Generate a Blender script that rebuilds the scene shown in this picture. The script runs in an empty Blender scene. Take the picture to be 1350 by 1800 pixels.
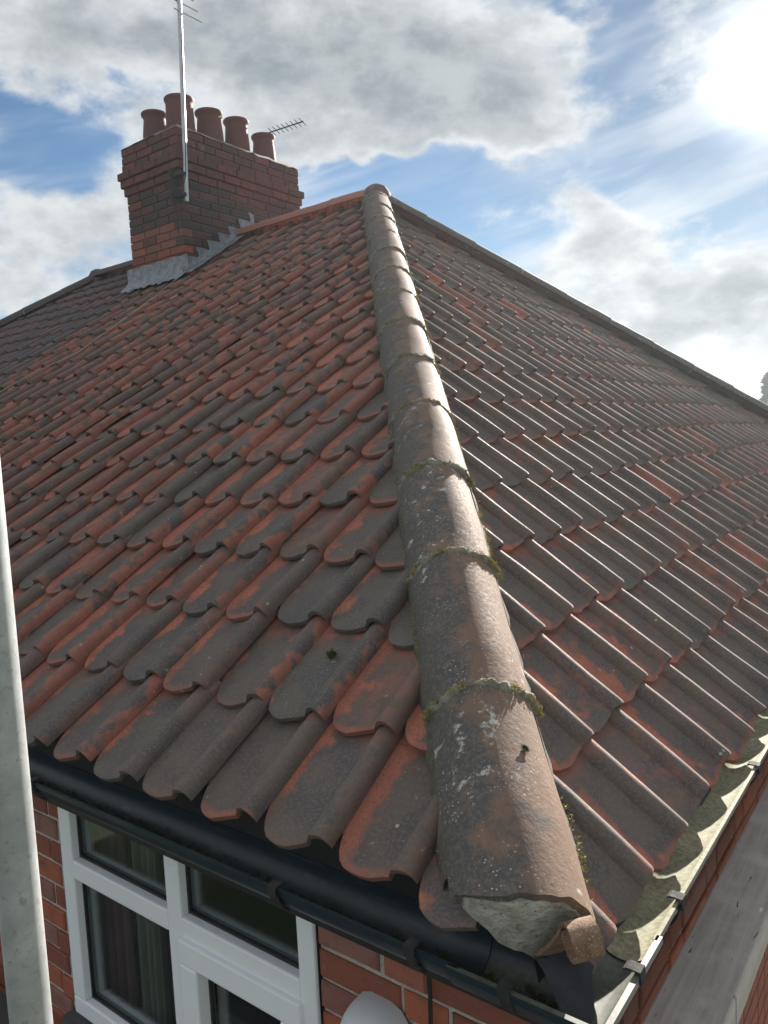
import bpy, bmesh, math, random
import numpy as np
from mathutils import Matrix, Vector

random.seed(7)
rng = np.random.default_rng(7)
R_ = math.radians
scene = bpy.context.scene
COL = scene.collection

# ------------------------------------------------------------------ camera
cam_d = bpy.data.cameras.new('camera')
cam = bpy.data.objects.new('camera', cam_d)
COL.objects.link(cam)
cam_d.sensor_fit = 'HORIZONTAL'
cam_d.sensor_width = 36.0
cam_d.lens = 35.83
cam_d.clip_start = 0.02
cam_d.clip_end = 3000
CAM = Vector((0.4421, -1.0204, 0.7627))
RX = Vector((0.79904763, 0.5993275, -0.04826422))
RY = Vector((0.01655819, -0.10217412, -0.99462871))
RZ = Vector((-0.60103969, 0.79395655, -0.09156577))
m = Matrix.Identity(4)
for i in range(3):
    m[i][0], m[i][1], m[i][2], m[i][3] = RX[i], -RY[i], -RZ[i], CAM[i]
cam.matrix_world = m
scene.camera = cam

# ------------------------------------------------------------------ light and sky
SUN_AZ, SUN_EL = -9.6, 21.5          # degrees, azimuth from +Y towards +X
SUN = Vector((math.sin(R_(SUN_AZ)) * math.cos(R_(SUN_EL)), math.cos(R_(SUN_AZ)) * math.cos(R_(SUN_EL)), math.sin(R_(SUN_EL))))
sun_d = bpy.data.lights.new('sun', 'SUN')
sun_d.energy = 5.0
sun_d.angle = R_(0.53)
sun_d.color = (1.0, 0.945, 0.86)
sun_o = bpy.data.objects.new('sun', sun_d)
COL.objects.link(sun_o)
sun_o.rotation_euler = SUN.to_track_quat('Z', 'Y').to_euler()
sun_o.location = (0, 0, 30)

scene.view_settings.view_transform = 'Standard'
scene.view_settings.look = 'None'
scene.view_settings.gamma = 1.0
scene.view_settings.use_curve_mapping = False
scene.view_settings.exposure = 1.50
scene.cycles.max_bounces = 5
scene.cycles.diffuse_bounces = 2
scene.cycles.glossy_bounces = 2
scene.cycles.use_denoising = True


class NT:
    """small helper to wire shader nodes"""
    def __init__(s, tree):
        s.t = tree
        s.n = tree.nodes
        s.l = tree.links

    def set(s, sock, v):
        if v is None:
            return
        if hasattr(v, 'is_output') or isinstance(v, bpy.types.NodeSocket):
            s.l.new(v, sock)
        elif isinstance(v, (tuple, list)) and len(v) == 3 and sock.type == 'RGBA':
            sock.default_value = (*v, 1)
        else:
            sock.default_value = v

    def math(s, op, a, b=None, c=None, clamp=False):
        n = s.n.new('ShaderNodeMath')
        n.operation = op
        n.use_clamp = clamp
        s.set(n.inputs[0], a)
        s.set(n.inputs[1], b)
        s.set(n.inputs[2], c)
        return n.outputs[0]

    def vmath(s, op, a, b=None, scale=None):
        n = s.n.new('ShaderNodeVectorMath')
        n.operation = op
        s.set(n.inputs[0], a)
        s.set(n.inputs[1], b)
        if scale is not None:
            s.set(n.inputs['Scale'], scale)
        return n.outputs['Value'] if op in ('DOT_PRODUCT', 'LENGTH', 'DISTANCE') else n.outputs[0]

    def noise(s, vec, scale, detail=4, rough=0.55, dist=0.0, out='Fac', lac=2.0):
        n = s.n.new('ShaderNodeTexNoise')
        s.set(n.inputs['Vector'], vec)
        s.set(n.inputs['Scale'], scale)
        n.inputs['Detail'].default_value = detail
        n.inputs['Roughness'].default_value = rough
        n.inputs['Lacunarity'].default_value = lac
        n.inputs['Distortion'].default_value = dist
        return n.outputs[out]

    def voronoi(s, vec, scale, feature='F1', out='Distance', rand=1.0):
        n = s.n.new('ShaderNodeTexVoronoi')
        n.feature = feature
        s.set(n.inputs['Vector'], vec)
        s.set(n.inputs['Scale'], scale)
        n.inputs['Randomness'].default_value = rand
        return n.outputs[out]

    def smooth(s, x, lo, hi, a=0.0, b=1.0):
        n = s.n.new('ShaderNodeMapRange')
        n.interpolation_type = 'SMOOTHSTEP'
        s.set(n.inputs[0], x)
        s.set(n.inputs[1], lo)
        s.set(n.inputs[2], hi)
        s.set(n.inputs[3], a)
        s.set(n.inputs[4], b)
        return n.outputs[0]

    def lin(s, x, lo, hi, a=0.0, b=1.0):
        n = s.n.new('ShaderNodeMapRange')
        s.set(n.inputs[0], x)
        s.set(n.inputs[1], lo)
        s.set(n.inputs[2], hi)
        s.set(n.inputs[3], a)
        s.set(n.inputs[4], b)
        return n.outputs[0]

    def mix(s, f, a, b, blend='MIX'):
        n = s.n.new('ShaderNodeMix')
        n.data_type = 'RGBA'
        n.blend_type = blend
        n.clamp_factor = True
        s.set(n.inputs[0], f)
        s.set(n.inputs[6], a)
        s.set(n.inputs[7], b)
        return n.outputs[2]

    def xyz(s, v):
        n = s.n.new('ShaderNodeSeparateXYZ')
        s.set(n.inputs[0], v)
        return n.outputs[0], n.outputs[1], n.outputs[2]

    def comb(s, x, y, z):
        n = s.n.new('ShaderNodeCombineXYZ')
        s.set(n.inputs[0], x)
        s.set(n.inputs[1], y)
        s.set(n.inputs[2], z)
        return n.outputs[0]

    def attr(s, name, kind='GEOMETRY'):
        n = s.n.new('ShaderNodeAttribute')
        n.attribute_name = name
        n.attribute_type = kind
        return n

    def bump(s, h, strength=0.4, dist=0.004, normal=None):
        n = s.n.new('ShaderNodeBump')
        n.inputs['Strength'].default_value = strength
        n.inputs['Distance'].default_value = dist
        s.set(n.inputs['Height'], h)
        s.set(n.inputs['Normal'], normal)
        return n.outputs[0]


world = bpy.data.worlds.new('World')
scene.world = world
world.use_nodes = True
wt = world.node_tree
wt.nodes.clear()
W = NT(wt)
out = wt.nodes.new('ShaderNodeOutputWorld')
bg = wt.nodes.new('ShaderNodeBackground')
wt.links.new(bg.outputs[0], out.inputs[0])
bg.inputs['Strength'].default_value = 0.062
world.cycles.sampling_method = 'NONE'
sky = wt.nodes.new('ShaderNodeTexSky')
sky.sky_type = 'NISHITA'
sky.sun_disc = False
sky.sun_elevation = R_(SUN_EL)
sky.sun_rotation = R_(SUN_AZ)
sky.air_density = 1.0
sky.dust_density = 0.1
sky.ozone_density = 1.6
tc = wt.nodes.new('ShaderNodeTexCoord')
D = tc.outputs['Generated']
dx, dy, dz = W.xyz(D)
az = W.math('MULTIPLY', W.math('ARCTAN2', dx, dy), 57.29578)
el = W.math('MULTIPLY', W.math('ARCSINE', W.math('MINIMUM', W.math('MAXIMUM', dz, -0.999), 0.999)), 57.29578)
# cloud layer: a ragged field of masses over the whole dome, placed in azimuth / elevation degrees
flat = W.comb(dx, dy, W.math('MULTIPLY', dz, 1.7))
warp = W.noise(flat, 5.5, 3, 0.6, out='Color')
wx, wy, wz = W.xyz(warp)
waz = W.math('ADD', az, W.math('MULTIPLY', W.math('SUBTRACT', wx, 0.5), 18.0))
wel = W.math('ADD', el, W.math('MULTIPLY', W.math('SUBTRACT', wy, 0.5), 11.0))
pos = W.comb(waz, wel, 0.0)
CLOUDS = [(-40.2,25.9,13.3,3.9,1.00),(-28.2,23.3,5.1,3.4,0.95),(-50.4,27.0,10.3,2.6,0.75),(-58.5,25.7,6.6,2.6,0.70),(-34.0,21.1,7.7,1.7,0.70),(-40.4,23.4,8.1,2.6,0.60),(-59.1,15.1,6.3,2.6,1.00),(-60.5,11.1,6.2,2.1,0.80),(-54.9,17.7,3.4,1.7,0.40),(-57.1,21.4,2.6,1.3,0.45),(-18.4,13.6,4.3,2.1,0.95),(-22.6,11.5,5.0,1.9,0.80),(-13.4,7.6,5.0,2.2,1.35),(-17.4,6.0,6.4,2.0,0.90),(-10.6,9.7,2.9,2.1,0.80),(-12.0,4.0,5.0,2.2,0.70),(-15.7,24.6,4.1,1.5,0.45),(-11.9,22.7,3.6,2.6,0.15),(-42.2,19.9,2.4,1.0,0.60),(-59.4,20.1,4.8,1.7,-1.05),(-54.5,22.7,2.6,1.1,-0.20),(-36.4,18.6,5.5,1.3,-0.95),(-20.4,23.7,3.3,2.1,-0.50),(-13.0,16.6,4.5,2.8,-0.95),(-14.1,12.0,1.7,0.9,-0.50),(-21.8,26.3,2.6,1.2,-0.35),(-26.8,17.1,3.9,1.4,-0.20),(-50.9,20.3,2.3,1.7,0.35)]
dens = None
for a0, e0, sa, se, amp in CLOUDS:
    q = W.vmath('MULTIPLY', W.vmath('SUBTRACT', pos, (a0, e0, 0.0)), (1 / sa, 1 / se, 0.0))
    g = W.math('MULTIPLY', W.math('EXPONENT', W.math('MULTIPLY', W.vmath('DOT_PRODUCT', q, q), -0.7)), amp)
    dens = g if dens is None else W.math('ADD', dens, g)
fine = W.noise(flat, 9.0, 7, 0.62)
big = W.noise(flat, 2.3, 3, 0.5)
dens = W.math('ADD', dens, W.math('MULTIPLY', W.math('SUBTRACT', fine, 0.5), 2.6))
# the same broken cover carries on over the rest of the dome
inview = W.math('MULTIPLY', W.smooth(az, -75.0, -64.0), W.smooth(az, 8.0, -4.0))
inview = W.math('MULTIPLY', inview, W.smooth(el, 40.0, 31.0))
gen = W.math('MULTIPLY', W.math('SUBTRACT', big, 0.34), 4.0)
dens = W.math('ADD', dens, W.math('MULTIPLY', gen, W.math('SUBTRACT', 1.0, inview)))
# thin streaks of high cloud
ca, sa_ = math.cos(R_(12)), math.sin(R_(12))
sx = W.math('ADD', W.math('MULTIPLY', az, ca), W.math('MULTIPLY', el, sa_))
sy = W.math('SUBTRACT', W.math('MULTIPLY', el, ca), W.math('MULTIPLY', az, sa_))
streak = W.noise(W.comb(W.math('MULTIPLY', sx, 0.085), W.math('MULTIPLY', sy, 0.42), 3.1), 1.0, 3, 0.5, 0.3)
hi_mask = W.math('MULTIPLY', W.smooth(W.noise(flat, 2.6, 2, 0.5), 0.36, 0.60), W.smooth(el, 4.0, 10.0))
thin = W.math('MULTIPLY', W.smooth(streak, 0.38, 0.70), W.math('ADD', 0.25, W.math('MULTIPLY', hi_mask, 0.60)))
cover = W.smooth(dens, -0.02, 0.80)
sdot = W.vmath('DOT_PRODUCT', D, tuple(SUN))
glow1 = W.math('POWER', W.math('MAXIMUM', sdot, 0.0), 22.0)
glow2 = W.math('POWER', W.math('MAXIMUM', sdot, 0.0), 160.0)
glow3 = W.math('POWER', W.math('MAXIMUM', sdot, 0.0), 900.0)
cn = W.noise(flat, 16.0, 4, 0.6)
thick = W.smooth(W.math('ADD', dens, W.math('MULTIPLY', W.math('SUBTRACT', cn, 0.5), 1.3)), 0.45, 1.75)
white = W.mix(W.smooth(cn, 0.32, 0.66), (3.2, 3.45, 3.65), (5.0, 5.1, 5.15))
grey = W.mix(W.smooth(cn, 0.3, 0.7), (1.55, 1.82, 2.05), (2.8, 3.05, 3.2))
ccol = W.mix(thick, white, grey)
ccol = W.vmath('SCALE', ccol, scale=W.math('ADD', 1.0, W.math('MULTIPLY', glow1, 0.05)))
blue = W.vmath('SCALE', W.mix(1.0, sky.outputs[0], (0.74, 0.92, 1.05), 'MULTIPLY'), scale=W.math('SUBTRACT', 0.56, W.math('MULTIPLY', glow1, 0.24)))
skyc = W.mix(thin, blue, (4.4, 4.7, 5.0))
skyc = W.mix(cover, skyc, ccol)
skyc = W.vmath('ADD', skyc, W.vmath('SCALE', (1.0, 0.985, 0.95), scale=W.math('ADD', W.math('ADD', W.math('MULTIPLY', glow2, 0.7), W.math('MULTIPLY', glow3, 14.0)), W.math('MULTIPLY', glow1, 0.12))))
W.set(bg.inputs['Color'], skyc)


# ------------------------------------------------------------------ object helpers
def tag(o, label=None, cat=None, group=None, kind=None):
    if label: o['label'] = label
    if cat: o['category'] = cat
    if group: o['group'] = group
    if kind: o['kind'] = kind
    return o


def attach(o, parent):
    if parent is None:
        return o
    o.parent = parent
    if 'base' in parent.keys():
        pass
    o.matrix_parent_inverse = Matrix.Translation(-Vector(parent.location)) if parent.parent is None else Matrix.Identity(4)
    return o


def empty(name, loc):
    o = bpy.data.objects.new(name, None)
    o.location = loc
    o.empty_display_size = 0.2
    COL.objects.link(o)
    return o


def to_mesh(name, verts, faces, smooth=False, sharp=None):
    me = bpy.data.meshes.new(name)
    me.from_pydata([tuple(v) for v in verts], [], faces)
    if smooth:
        me.polygons.foreach_set('use_smooth', [True] * len(me.polygons))
        if sharp:
            me.set_sharp_from_angle(angle=R_(sharp))
    me.update()
    return me


def mesh_obj(name, me, mat, parent=None):
    o = bpy.data.objects.new(name, me)
    if mat is not None and not me.materials:
        me.materials.append(mat)
    COL.objects.link(o)
    attach(o, parent)
    return o


class MB:
    def __init__(s):
        s.v = []
        s.f = []

    def add(s, verts, faces):
        k = len(s.v)
        s.v += [tuple(v) for v in verts]
        s.f += [tuple(i + k for i in f) for f in faces]
        return s

    def box(s, x0, x1, y0, y1, z0, z1):
        return s.add([(x0, y0, z0), (x1, y0, z0), (x1, y1, z0), (x0, y1, z0), (x0, y0, z1), (x1, y0, z1), (x1, y1, z1), (x0, y1, z1)],
                     [(0, 3, 2, 1), (4, 5, 6, 7), (0, 1, 5, 4), (1, 2, 6, 5), (2, 3, 7, 6), (3, 0, 4, 7)])

    def tube(s, pts, rad, n=10, cap=True):
        pts = [Vector(p) for p in pts]
        if not hasattr(rad, '__len__'):
            rad = [rad] * len(pts)
        k = len(s.v)
        up = None
        for i, p in enumerate(pts):
            d = (pts[min(i + 1, len(pts) - 1)] - pts[max(i - 1, 0)]).normalized()
            if up is None:
                up = d.orthogonal().normalized()
            up = (up - d * up.dot(d)).normalized()
            w = d.cross(up)
            for a in range(n):
                t = 2 * math.pi * a / n
                s.v.append(tuple(p + (up * math.cos(t) + w * math.sin(t)) * rad[i]))
        for i in range(len(pts) - 1):
            for a in range(n):
                b = (a + 1) % n
                s.f.append((k + i * n + a, k + i * n + b, k + (i + 1) * n + b, k + (i + 1) * n + a))
        if cap:
            s.f.append(tuple(k + a for a in reversed(range(n))))
            e = k + (len(pts) - 1) * n
            s.f.append(tuple(e + a for a in range(n)))
        return s

    def lathe(s, c, prof, n=28):
        k = len(s.v)
        for r, z in prof:
            for a in range(n):
                t = 2 * math.pi * a / n
                s.v.append((c[0] + r * math.cos(t), c[1] + r * math.sin(t), c[2] + z))
        for i in range(len(prof) - 1):
            for a in range(n):
                b = (a + 1) % n
                s.f.append((k + i * n + a, k + i * n + b, k + (i + 1) * n + b, k + (i + 1) * n + a))
        return s

    def obj(s, name, mat, parent=None, smooth=False, sharp=None):
        return mesh_obj(name, to_mesh(name, s.v, s.f, smooth, sharp), mat, parent)


def bevel_box(name, x0, x1, y0, y1, z0, z1, mat, parent=None, b=0.004, seg=2):
    bm = bmesh.new()
    bmesh.ops.create_cube(bm, size=1)
    for v in bm.verts:
        v.co = Vector(((x0 + x1) / 2 + v.co.x * (x1 - x0), (y0 + y1) / 2 + v.co.y * (y1 - y0), (z0 + z1) / 2 + v.co.z * (z1 - z0)))
    bmesh.ops.bevel(bm, geom=bm.edges[:], offset=b, segments=seg, affect='EDGES', profile=0.5)
    me = bpy.data.meshes.new(name)
    bm.to_mesh(me)
    bm.free()
    return mesh_obj(name, me, mat, parent)


# ------------------------------------------------------------------ materials
def new_mat(name):
    mt = bpy.data.materials.new(name)
    mt.use_nodes = True
    t = mt.node_tree
    b = t.nodes['Principled BSDF']
    return mt, NT(t), b


def obj_coord(N):
    n = N.n.new('ShaderNodeTexCoord')
    return n.outputs['Object']


def obj_rand(N):
    n = N.n.new('ShaderNodeObjectInfo')
    return n.outputs['Random']


def tile_material(name, joined, dark=False, crest=0.15):
    mt, N, B = new_mat(name)
    tu, tv, _ = N.xyz(N.attr('tuv').outputs['Vector'])
    rnd = N.attr('rnd').outputs['Fac'] if joined else obj_rand(N)
    P = N.vmath('ADD', obj_coord(N), N.comb(N.math('MULTIPLY', rnd, 37.0), N.math('MULTIPLY', rnd, 91.0), N.math('MULTIPLY', rnd, 53.0)))
    r2 = N.math('FRACT', N.math('MULTIPLY', rnd, 17.37))
    r3 = N.math('FRACT', N.math('MULTIPLY', rnd, 71.91))
    n1 = N.noise(P, 24.0, 5, 0.68)
    n2 = N.noise(P, 150.0, 3, 0.65)
    n3 = N.noise(P, 9.0, 2, 0.5)
    # clean clay along the left edge, where the neighbour's roll shelters it, and below the tile above; broken and different on each tile
    cl = N.attr('cl').outputs['Fac'] if joined else N.xyz(N.n.new('ShaderNodeObjectInfo').outputs['Color'])[0]
    r4 = N.math('FRACT', N.math('MULTIPLY', rnd, 131.3))
    sooty = N.smooth(r4, 0.20, 0.10)
    fresh = N.smooth(r4, 0.86, 0.95)
    wob = N.math('ADD', N.math('MULTIPLY', N.math('SUBTRACT', n1, 0.5), 0.55), N.math('MULTIPLY', N.math('SUBTRACT', n3, 0.5), 0.75))
    eu = N.math('ADD', tu, wob)
    edge = N.math('ADD', N.math('MULTIPLY', cl, 0.26), N.math('ADD', N.math('MULTIPLY', r2, 0.30), -0.04))
    edge = N.math('SUBTRACT', edge, N.math('MULTIPLY', sooty, 0.5))
    left = N.smooth(eu, N.math('ADD', edge, 0.10), N.math('SUBTRACT', edge, N.math('MULTIPLY', r3, 0.14)))
    ev = N.math('ADD', tv, wob)
    top = N.smooth(ev, N.math('SUBTRACT', 0.95, N.math('MULTIPLY', r3, 0.22)), 1.08)
    tail = N.math('MULTIPLY', N.smooth(N.math('ADD', tv, N.math('MULTIPLY', N.math('SUBTRACT', n1, 0.5), 0.12)), 0.055, 0.0), N.smooth(r2, 0.3, 0.7))
    right = N.math('MULTIPLY', N.smooth(eu, 0.90, 1.02), N.smooth(r3, 0.3, 0.8))
    clean = N.math('MAXIMUM', N.math('MAXIMUM', left, N.math('MULTIPLY', top, 0.85)), N.math('MAXIMUM', N.math('MULTIPLY', tail, 0.7), right))
    amount = N.math('ADD', N.math('MULTIPLY', N.math('POWER', r3, 0.7), 0.70), N.math('SUBTRACT', N.math('SUBTRACT', 0.72, N.math('MULTIPLY', fresh, 0.5)), N.math('MULTIPLY', cl, 0.50)))
    crust = N.math('MULTIPLY', N.math('SUBTRACT', 1.0, clean), N.smooth(N.math('ADD', N.math('MULTIPLY', n1, 1.0), N.math('MULTIPLY', amount, 0.5)), 0.42, 0.92))
    red = N.mix(r2, (0.52, 0.185, 0.115), (0.39, 0.142, 0.095))
    red = N.mix(N.smooth(n3, 0.35, 0.7), red, (0.32, 0.122, 0.086))
    red = N.mix(N.smooth(n2, 0.45, 0.75), red, (0.22, 0.098, 0.074))
    grime = N.mix(N.smooth(n3, 0.35, 0.65), (0.078, 0.084, 0.088), (0.124, 0.114, 0.098))
    grime = N.mix(N.smooth(n2, 0.42, 0.72), grime, (0.180, 0.165, 0.142))
    grime = N.mix(N.math('MULTIPLY', r2, 0.22), grime, (0.140, 0.080, 0.060))
    onroll = N.math('MULTIPLY', N.smooth(N.math('ADD', tu, N.math('MULTIPLY', N.math('SUBTRACT', n1, 0.5), 0.10)), 0.72, 0.77), N.math('SUBTRACT', 0.92, N.math('MULTIPLY', N.math('MULTIPLY', fresh, n1), 1.2)))
    crust = N.math('MAXIMUM', crust, N.math('MULTIPLY', N.math('MULTIPLY', onroll, N.math('SUBTRACT', 1.0, right)), N.smooth(N.math('ADD', n1, N.math('MULTIPLY', r3, 0.3)), 0.34, 0.62)))
    col = N.mix(N.math('MULTIPLY', crust, 0.95), red, grime)
    # weathered bloom on the crown of the roll
    roll = N.math('MULTIPLY', N.smooth(tu, 0.74, 0.84), N.smooth(N.math('ADD', n1, N.math('MULTIPLY', r2, 0.25)), 0.40, 0.75))
    col = N.mix(N.math('MULTIPLY', roll, crest), col, (0.215, 0.165, 0.150))
    # pale lichen discs on some tiles
    vd = N.voronoi(P, 34.0)
    spots = N.math('MULTIPLY', N.smooth(N.math('ADD', vd, N.math('MULTIPLY', n2, 0.2)), 0.27, 0.21), N.smooth(N.noise(P, 11.0, 2, 0.5), 0.60, 0.68))
    col = N.mix(N.math('MULTIPLY', spots, N.smooth(r2, 0.45, 0.6)), col, (0.42, 0.41, 0.36))
    blot = N.math('MULTIPLY', N.smooth(N.noise(P, 42.0, 4, 0.7), 0.63, 0.70), N.smooth(N.math('FRACT', N.math('MULTIPLY', rnd, 211.7)), 0.80, 0.92))
    col = N.mix(N.math('MULTIPLY', blot, 0.8), col, (0.36, 0.36, 0.32))
    moss = N.math('MULTIPLY', N.smooth(N.noise(P, 30.0, 2, 0.6), 0.60, 0.72), N.smooth(tu, 0.55, 0.72))
    col = N.mix(N.math('MULTIPLY', moss, 0.45), col, (0.10, 0.105, 0.035))
    if dark:
        col = N.mix(0.55, col, (0.105, 0.115, 0.130))
    N.set(B.inputs['Base Color'], col)
    N.set(B.inputs['Roughness'], N.lin(n2, 0.3, 0.7, 0.66, 0.92))
    B.inputs['Specular IOR Level'].default_value = 0.25
    h = N.math('ADD', N.math('MULTIPLY', n2, 0.5), N.math('ADD', n1, N.math('MULTIPLY', crust, 0.35)))
    N.set(B.inputs['Normal'], N.bump(h, 0.45, 0.0035))
    return mt


M = {}
M['tile'] = tile_material('weathered clay tile', False)
M['tile_joined'] = tile_material('weathered clay tile field', True)
M['tile_dark'] = tile_material('dark weathered tile', False, dark=True)
M['tile_dark_joined'] = tile_material('dark weathered tile field', True, dark=True)


def hip_material(name, base, base2, lichen=1.0, crust_shade_amt=0.5):
    mt, N, B = new_mat(name)
    P = N.vmath('ADD', obj_coord(N), N.comb(N.math('MULTIPLY', obj_rand(N), 31.0), 0.0, 0.0))
    rnd = obj_rand(N)
    n1 = N.noise(P, 14.0, 7, 0.66)
    n2 = N.noise(P, 110.0, 5, 0.65)
    n3 = N.noise(P, 5.0, 3, 0.5)
    uv = N.attr('tuv').outputs['Vector']
    a, s, _ = N.xyz(uv)               # a: -1 left .. 1 right, s: 0 foot .. 1 head
    col = N.mix(n3, base, base2)
    streaks = N.noise(N.comb(N.math('MULTIPLY', a, 34.0), N.math('MULTIPLY', s, 1.3), N.math('MULTIPLY', rnd, 40.0)), 1.0, 5, 0.7)
    col = N.mix(N.math('MULTIPLY', N.smooth(streaks, 0.45, 0.75), 0.40), col, (0.31, 0.215, 0.16))
    crust = N.smooth(N.math('ADD', N.math('MULTIPLY', n1, 1.0), N.math('MULTIPLY', a, -0.26)), 0.62 - crust_shade_amt * 0.28, 0.80 - crust_shade_amt * 0.28)  # crust wear, heavier on the left to paint in the caps' shaded side
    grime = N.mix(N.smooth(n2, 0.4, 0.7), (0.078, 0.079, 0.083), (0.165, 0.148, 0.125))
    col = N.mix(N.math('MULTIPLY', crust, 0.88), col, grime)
    vd = N.voronoi(P, 120.0)
    cl = N.smooth(N.noise(P, 8.0, 3, 0.6), 0.44, 0.62)
    spot = N.math('MULTIPLY', N.smooth(N.math('ADD', vd, N.math('MULTIPLY', n2, 0.25)), 0.34, 0.24), cl)
    big = N.math('MULTIPLY', N.smooth(N.noise(P, 26.0, 6, 0.7), 0.565, 0.65), N.smooth(N.noise(P, 5.2, 2, 0.5), 0.50, 0.60))
    col = N.mix(N.math('MULTIPLY', N.math('MAXIMUM', spot, big), lichen), col, (0.52, 0.50, 0.45))
    N.set(B.inputs['Base Color'], col)
    N.set(B.inputs['Roughness'], N.lin(n2, 0.3, 0.7, 0.66, 0.9))
    B.inputs['Specular IOR Level'].default_value = 0.2
    N.set(B.inputs['Normal'], N.bump(N.math('ADD', N.math('MULTIPLY', n2, 0.6), n1), 0.45, 0.004))
    return mt


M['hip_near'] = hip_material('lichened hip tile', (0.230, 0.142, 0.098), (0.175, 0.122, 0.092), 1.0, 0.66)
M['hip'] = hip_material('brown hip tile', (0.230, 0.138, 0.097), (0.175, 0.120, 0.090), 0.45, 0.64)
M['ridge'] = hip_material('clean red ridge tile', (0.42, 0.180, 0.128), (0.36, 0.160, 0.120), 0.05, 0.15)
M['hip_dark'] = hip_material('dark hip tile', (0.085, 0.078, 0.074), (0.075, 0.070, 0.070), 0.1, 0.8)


def simple(name, c1, c2, scale=20, rough=0.85, bump=0.4, bdist=0.003, metal=0.0, spec=0.4, detail=6, fine=None):
    mt, N, B = new_mat(name)
    P = N.vmath('ADD', obj_coord(N), N.comb(N.math('MULTIPLY', obj_rand(N), 23.0), 0.0, 0.0))
    n1 = N.noise(P, scale, detail, 0.65)
    n2 = N.noise(P, scale * 7, 4, 0.6)
    col = N.mix(N.smooth(n1, 0.3, 0.7), c1, c2)
    if fine:
        col = N.mix(N.smooth(n2, 0.55, 0.7), col, fine)
    N.set(B.inputs['Base Color'], col)
    N.set(B.inputs['Roughness'], N.lin(n2, 0.3, 0.7, max(0.05, rough - 0.1), min(1, rough + 0.08)))
    B.inputs['Metallic'].default_value = metal
    B.inputs['Specular IOR Level'].default_value = spec
    if bump:
        N.set(B.inputs['Normal'], N.bump(N.math('ADD', n1, N.math('MULTIPLY', n2, 0.4)), bump, bdist))
    return mt


M['mortar'] = simple('hip mortar', (0.20, 0.185, 0.145), (0.31, 0.29, 0.24), 40, 0.95, 0.9, 0.006, fine=(0.11, 0.105, 0.05))
M['bedding'] = simple('dark bedding mortar', (0.085, 0.078, 0.06), (0.15, 0.135, 0.105), 40, 0.95, 0.9, 0.006)
M['plug'] = simple('cement fill', (0.25, 0.225, 0.165), (0.60, 0.58, 0.53), 16, 0.92, 1.0, 0.014, fine=(0.20, 0.185, 0.14))
M['moss'] = simple('yellow green moss', (0.20, 0.18, 0.05), (0.46, 0.38, 0.12), 60, 0.95, 0.5, 0.004)
M['moss_dark'] = simple('dark green moss', (0.020, 0.027, 0.010), (0.075, 0.080, 0.020), 50, 0.95, 0.5, 0.004)
M['lead'] = simple('lead flashing', (0.13, 0.145, 0.165), (0.29, 0.31, 0.335), 18, 0.6, 0.5, 0.006, metal=0.1, fine=(0.36, 0.38, 0.40))
M['wallmortar'] = simple('lime mortar', (0.36, 0.33, 0.28), (0.55, 0.52, 0.46), 45, 0.95, 0.8, 0.004, fine=(0.14, 0.13, 0.11))
M['stackmortar'] = simple('sooty mortar', (0.15, 0.135, 0.12), (0.25, 0.225, 0.20), 30, 0.95, 0.8, 0.004)
M['felt'] = simple('roofing felt', (0.030, 0.032, 0.036), (0.05, 0.052, 0.056), 30, 0.8, 0.3)
M['fascia'] = simple('black fascia', (0.02, 0.02, 0.021), (0.035, 0.034, 0.033), 8, 0.5, 0.1)
M['upvc'] = simple('white plastic', (0.84, 0.86, 0.88), (0.88, 0.89, 0.90), 3, 0.36, 0.0, spec=0.5)
M['steel'] = simple('galvanised tube', (0.36, 0.37, 0.37), (0.52, 0.53, 0.525), 14, 0.48, 0.2, 0.001, metal=0.35, fine=(0.32, 0.31, 0.30))
M['alloy'] = simple('dull alloy', (0.42, 0.43, 0.44), (0.56, 0.57, 0.58), 14, 0.42, 0.1, 0.001, metal=0.75)
M['blackmetal'] = simple('black bracket', (0.025, 0.025, 0.025), (0.05, 0.048, 0.046), 30, 0.8, 0.2, spec=0.2)
M['cable'] = simple('black cable', (0.012, 0.012, 0.012), (0.02, 0.02, 0.02), 30, 0.5, 0.0)
M['whitecable'] = simple('white cable', (0.36, 0.35, 0.33), (0.42, 0.41, 0.39), 30, 0.5, 0.0)
M['rust'] = simple('rusty iron', (0.17, 0.095, 0.055), (0.30, 0.19, 0.125), 45, 0.85, 0.9, 0.003, spec=0.3, fine=(0.42, 0.39, 0.33))
M['pot'] = simple('terracotta pot', (0.155, 0.048, 0.040), (0.105, 0.040, 0.037), 6, 0.75, 0.3, 0.003, fine=(0.085, 0.040, 0.037))
M['flaunch'] = simple('flaunching mortar', (0.16, 0.15, 0.125), (0.27, 0.25, 0.21), 14, 0.95, 0.8, 0.01, fine=(0.10, 0.10, 0.07))
M['board'] = None
M['housing'] = simple('pale grey plastic', (0.60, 0.62, 0.64), (0.66, 0.675, 0.69), 5, 0.42, 0.05, 0.001)
M['ledge'] = simple('dark lead ledge', (0.052, 0.052, 0.055), (0.085, 0.084, 0.085), 9, 0.8, 0.4, 0.004)
M['roofback'] = simple('far slope clay', (0.14, 0.08, 0.06), (0.20, 0.09, 0.065), 10, 0.85, 0.5, 0.01)
M['curtain'] = simple('cream curtain', (0.26, 0.255, 0.18), (0.31, 0.30, 0.215), 9, 0.9, 0.1)
M['curtain_pink'] = simple('dusky pink curtain', (0.24, 0.12, 0.12), (0.28, 0.145, 0.145), 9, 0.9, 0.1)
M['room'] = simple('room wall', (0.30, 0.28, 0.26), (0.34, 0.32, 0.30), 3, 0.9, 0.0)
M['seal'] = simple('black sealant', (0.015, 0.015, 0.016), (0.03, 0.03, 0.03), 20, 0.6, 0.1)
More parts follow.
